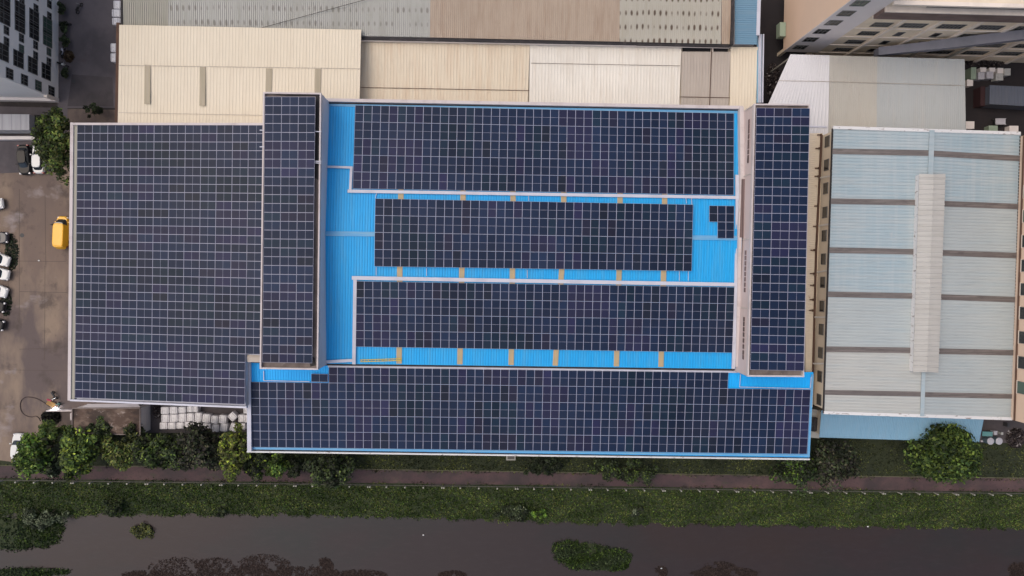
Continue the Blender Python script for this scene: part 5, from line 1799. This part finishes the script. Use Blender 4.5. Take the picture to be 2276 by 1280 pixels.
# ---- tanks and table at lower right
for x_, lab in ((2202, "left of two round white lidded drums beside the big round tree"), (2221, "right of two round white lidded drums beside the big round tree")):
    q = P(x_, 980.5, 1.3)
    t = thing("drum", lab, "drum", (q.x, q.y, 0), "round lidded drums")
    b = MB(); b.rings([(q.x, q.y, 0, .5, .5), (q.x, q.y, .6, .54, .54), (q.x, q.y, 1.22, .5, .5)], n=24, p=2); b.make("barrel", 'tankbody', t)
    b = MB(); b.rings([(q.x, q.y, 1.22, .56, .56), (q.x, q.y, 1.30, .56, .56), (q.x, q.y, 1.34, .42, .42), (q.x - .2, q.y + .05, 1.36, .12, .12)], n=24, p=2); b.make("lid", 'tanklid', t)
tt = thing("teal_bench", "teal topped workbench above the two round drums", "workbench", P(2195, 965, 0))
q = P(2195, 964.5, .9)
b = MB(); b.box((q.x, q.y, .87), (1.65, .75, .06), -.05); b.make("top", 'tealmetal', tt)
for sx, sy in ((-.75, -.3), (.75, -.3), (-.75, .3), (.75, .3)):
    b = MB(); b.box((q.x + sx, q.y + sy, .42), (.06, .06, .84)); b.make("leg", 'plastic', tt)
crate(2212.5, 962, 7, 8, .8, 'tanklid', "small white bucket box right of the teal workbench", "box", "box", group=None)
crate(2227, 963.5, 4, 5, .7, 'acwhite', "tiny white box right of the small white bucket box", "box", "box", group=None)
crate(2241, 945, 5, 8, .9, 'plastic', "dark canister on the bare ground near the peach building", "canister", "canister", group=None)
for (x_, y_, lab) in ((2172, 972, "scrap of white plastic left of the teal workbench"), (2184, 980, "white rag beside the left round drum")):
    q = P(x_, y_, .1); b = MB(); b.rings([(q.x, q.y, 0.01, .3, .2), (q.x + .03, q.y, .16, .2, .13), (q.x, q.y, .2, .05, .04)], n=11, p=1.7)
    tag(b.make("plastic_scrap", 'tanklid'), lab, "litter")
for (x_, y_, lab) in ((941, 1189, "white speck of litter floating in mid river"), (1470, 1263, "white litter near the bottom edge of the river"), (1929, 1170, "white litter at the bank's foot on the right"), (86.5, 579, "white bottle on the yard joint left of the solar building")):
    q = P(x_, y_, -1.1 if y_ > 1100 else .05); b = MB(); b.rings([(q.x, q.y, q.z - .03, .12, .09), (q.x, q.y, q.z + .05, .14, .1), (q.x, q.y, q.z + .1, .05, .05)], n=10, p=2)
    tag(b.make("litter", 'whitepaint'), lab, "litter")
mh = MB(); q = P(49, 523, .02); mh.rings([(q.x, q.y, .006, .32, .32), (q.x, q.y, .03, .32, .32)], n=20, p=2); tag(mh.make("manhole_cover", 'plastic'), "dark round manhole cover on the yard left of the yellow van", "manhole cover")
mh = MB(); q = P(164, 180, .02); mh.rings([(q.x, q.y, .012, .3, .3), (q.x, q.y, .04, .3, .3)], n=20, p=2); tag(mh.make("manhole_cover", 'plastic'), "dark round manhole cover on the lane above the big tree", "manhole cover")

# ---- hose loop
hp = [(134, 905), (128, 905.5), (112, 906), (105, 900), (95, 893), (82, 886), (72, 883.5), (60, 882.5), (51, 886), (46, 893), (45, 904), (48, 915), (55, 922), (64, 926), (72, 926.5), (80, 925), (86, 929), (90, 936)]
pts = [P(x_, y_, .06) for x_, y_ in hp[2:]]
fine = []
for i in range(len(pts) - 1):
    p0, p1, p2, p3 = pts[max(i - 1, 0)], pts[i], pts[i + 1], pts[min(i + 2, len(pts) - 1)]
    for k in range(5):
        t = k / 5
        fine.append(.5 * ((2 * p1) + (p2 - p0) * t + (2 * p0 - 5 * p1 + 4 * p2 - p3) * t * t + (3 * p1 - p0 - 3 * p2 + p3) * t ** 3))
fine.append(pts[-1])
b = MB(); b.tube(fine, .055, 8)
tag(b.make("hose", 'hose', smooth=True), "dark hose lying in a big loop on the yard left of the welder", "hose")

# ---- welder at work: crouching person, cart, arc
wp_ = P(130.5, 897.5, .6)
O = Vector((wp_.x, wp_.y, 0))
# facing south-west (towards the arc)
fw_ = Vector((-.55, -.83, 0)).normalized(); rt = Vector((fw_.y, -fw_.x, 0))


def J(f, r, z):
    return O + fw_ * f + rt * r + Vector((0, 0, z))


def skinned(name, joints, edges, radii, m_, parent=None, root=0, sub=2):
    me = bpy.data.meshes.new(name)
    o0 = WORLD[parent.name] if parent is not None else Vector((O.x, O.y, 0))
    me.from_pydata([tuple(j - o0) for j in joints], edges, [])
    ob = bpy.data.objects.new(name, me); COL.objects.link(ob)
    if parent is not None:
        ob.parent = parent
    else:
        ob.location = o0
    WORLD[ob.name] = o0
    sk = ob.modifiers.new("skin", 'SKIN')
    for i, r in enumerate(radii):
        me.skin_vertices[0].data[i].radius = (r, r)
    me.skin_vertices[0].data[root].use_root = True
    sm = ob.modifiers.new("sub", 'SUBSURF'); sm.levels = sub; sm.render_levels = sub
    me.materials.append(M[m_])
    return ob


joints = [J(-.05, 0, .38), J(.05, 0, .55), J(.22, 0, .78), J(.32, 0, .90), J(.40, 0, .98), J(.46, 0, 1.08), J(.47, 0, 1.16)]
rad_ = [.15, .14, .16, .11, .055, .085, .09]
edges = [(0, 1), (1, 2), (2, 3), (3, 4), (4, 5), (5, 6)]
for s_ in (-1, 1):
    i = len(joints)
    joints += [J(.27, .20 * s_, .86), J(.40, .26 * s_, .62), J(.62, .12 * s_, .52), J(.70, .10 * s_, .50)]
    rad_ += [.065, .048, .035, .030]
    edges += [(3, i), (i, i + 1), (i + 1, i + 2), (i + 2, i + 3)]
    h = i + 3
    for k, (a, l) in enumerate(((-.035, .07), (-.012, .085), (.012, .08), (.034, .065), (.055, .045))):
        j = len(joints)
        joints += [J(.70 + l * .6, .10 * s_ + a * s_, .48), J(.70 + l, .10 * s_ + a * s_, .455)]
        rad_ += [.010, .009]
        edges += [(h, j), (j, j + 1)]
    i = len(joints)
    joints += [J(-.02, .12 * s_, .34), J(.36, .20 * s_, .46), J(.16, .17 * s_, .10), J(.32, .18 * s_, .05)]
    rad_ += [.10, .07, .05, .042]
    edges += [(0, i), (i, i + 1), (i + 1, i + 2), (i + 2, i + 3)]
person = skinned("person", joints, edges, rad_, 'skin')
tag(person, "person crouching in a teal shirt and red cap beside a bright welding light", "person")


def cloth(name, js, es, rs, m_):
    return skinned(name, js, es, rs, m_, person)


cj = [joints[0] + Vector((0, 0, .05)), joints[1], joints[2], joints[3]]
ce = [(0, 1), (1, 2), (2, 3)]; cr_ = [.175, .18, .205, .15]
for s_, i0 in ((-1, 7), (1, 21)):
    i = len(cj)
    cj += [J(.27, .20 * s_, .86), J(.40, .26 * s_, .62), J(.58, .14 * s_, .53)]; cr_ += [.085, .068, .05]
    ce += [(3, i), (i, i + 1), (i + 1, i + 2)]
cloth("shirt", cj, ce, cr_, 'tealshirt')
tj = [joints[0] - Vector((0, 0, .03))]; te_ = []; tr_ = [.18]
for s_ in (-1, 1):
    i = len(tj)
    tj += [J(-.02, .12 * s_, .34), J(.36, .20 * s_, .46), J(.17, .17 * s_, .13)]; tr_ += [.125, .095, .072]
    te_ += [(0, i), (i, i + 1), (i + 1, i + 2)]
cloth("trousers", tj, te_, tr_, 'trousers')
b = MB(); hc = J(.46, 0, 1.15)
b.rings([(hc.x, hc.y, hc.z, .125, .12), (hc.x, hc.y, hc.z + .07, .115, .11), (hc.x, hc.y, hc.z + .12, .06, .06)], n=18, p=2)
bb = hc + fw_ * .15; b.box((bb.x, bb.y, bb.z + .01), (.16, .16, .015), math.atan2(fw_.y, fw_.x))
b.make("cap", 'redcloth', person)
b = MB()
for s_ in (-1, 1):
    e = J(.545, .032 * s_, 1.10); b.rings([(e.x, e.y, e.z - .01, .012, .012), (e.x, e.y, e.z + .01, .012, .012)], n=8, p=2)
b.make("eyes", 'blackpaint', person)
# welding rod holder, work piece, arc light
ac_ = P(122.0, 907.5, .35)
b = MB(); b.tube([J(.78, -.08, .46), Vector((ac_.x + .05, ac_.y + .05, .42))], .018, 6); tag(b.make("welding_rod", 'plastic'), "thin welding rod held between the crouching person and the bright light", "welding rod")
wl = thing("welding_light", "dazzling white welding spark at the crouching person's feet", "welding light", (ac_.x, ac_.y, .25))
b = MB(); b.rings([(ac_.x, ac_.y, .26, .10, .10), (ac_.x, ac_.y, .38, .24, .24), (ac_.x, ac_.y, .50, .10, .10)], n=16, p=2); b.make("arc", 'arc', wl, smooth=True)
pl = bpy.data.lights.new("arc_glow", 'POINT'); pl.energy = 25; pl.color = (.85, .95, 1); pl.shadow_soft_size = .25
po = bpy.data.objects.new("arc_glow", pl); COL.objects.link(po); po.parent = wl; po.location = (0, 0, .6)
b = MB(); b.bar(Vector((ac_.x - .5, ac_.y - .35, .25)), Vector((ac_.x + 2.2, ac_.y - .38, .25)), .12, .12); b.bar(Vector((ac_.x - .5, ac_.y - .1, .25)), Vector((ac_.x + .6, ac_.y - .1, .25)), .08, .12)
tag(b.make("steel_bar", 'metal'), "pale steel bar being welded beside the low wall", "steel bar")
oc = thing("welding_cart", "ochre welding cart with gas bottles left of the crouching person", "cart", P(112, 897, 0))
q = P(112, 898, .6)
b = MB(); b.box((q.x, q.y, .45), (1.3, .7, .08), -.5); b.make("deck", 'ochre', oc)
b = MB(); b.tube([(q.x - .5, q.y + .7, .55), (q.x + .1, q.y + .5, .55)], .14, 10); b.make("gas_bottle", 'redcloth', oc)
b = MB(); b.tube([(q.x + .6, q.y + .2, .5), (q.x + .9, q.y + 1.0, .9)], .04, 6); b.tube([(q.x + .3, q.y + .35, .5), (q.x + .6, q.y + 1.1, .9)], .04, 6); b.make("handle", 'brownpipe', oc)
for s_ in (-.5, .5):
    wheel(oc, (q.x + s_, q.y - .3 - s_ * .2, .2), .2, .1, -.5)
mt = thing("dark_scooter", "dark scooter parked behind the crouching person", "scooter", P(118, 880, 0))
q = P(119, 879, .6); d = Vector((.5, -.85, 0))
oo = Vector((q.x, q.y, 0))
for k in (-.5, .5):
    wheel(mt, oo + d * k + Vector((0, 0, .25)), .25, .1, math.atan2(d.y, d.x))
b = MB(); b.tube([oo - d * .6 + Vector((0, 0, .6)), oo + Vector((0, 0, .55)), oo + d * .55 + Vector((0, 0, .8))], [.18, .16, .12], 8); b.make("body", 'plastic', mt)
b = MB(); b.tube([oo + d * .5 + Vector((-.3, -.15, .95)), oo + d * .5 + Vector((.3, .15, .95))], .03, 6); b.make("handlebar", 'rim', mt)
# person near the west wall by the yellow van
print("objects:", len(bpy.data.objects))
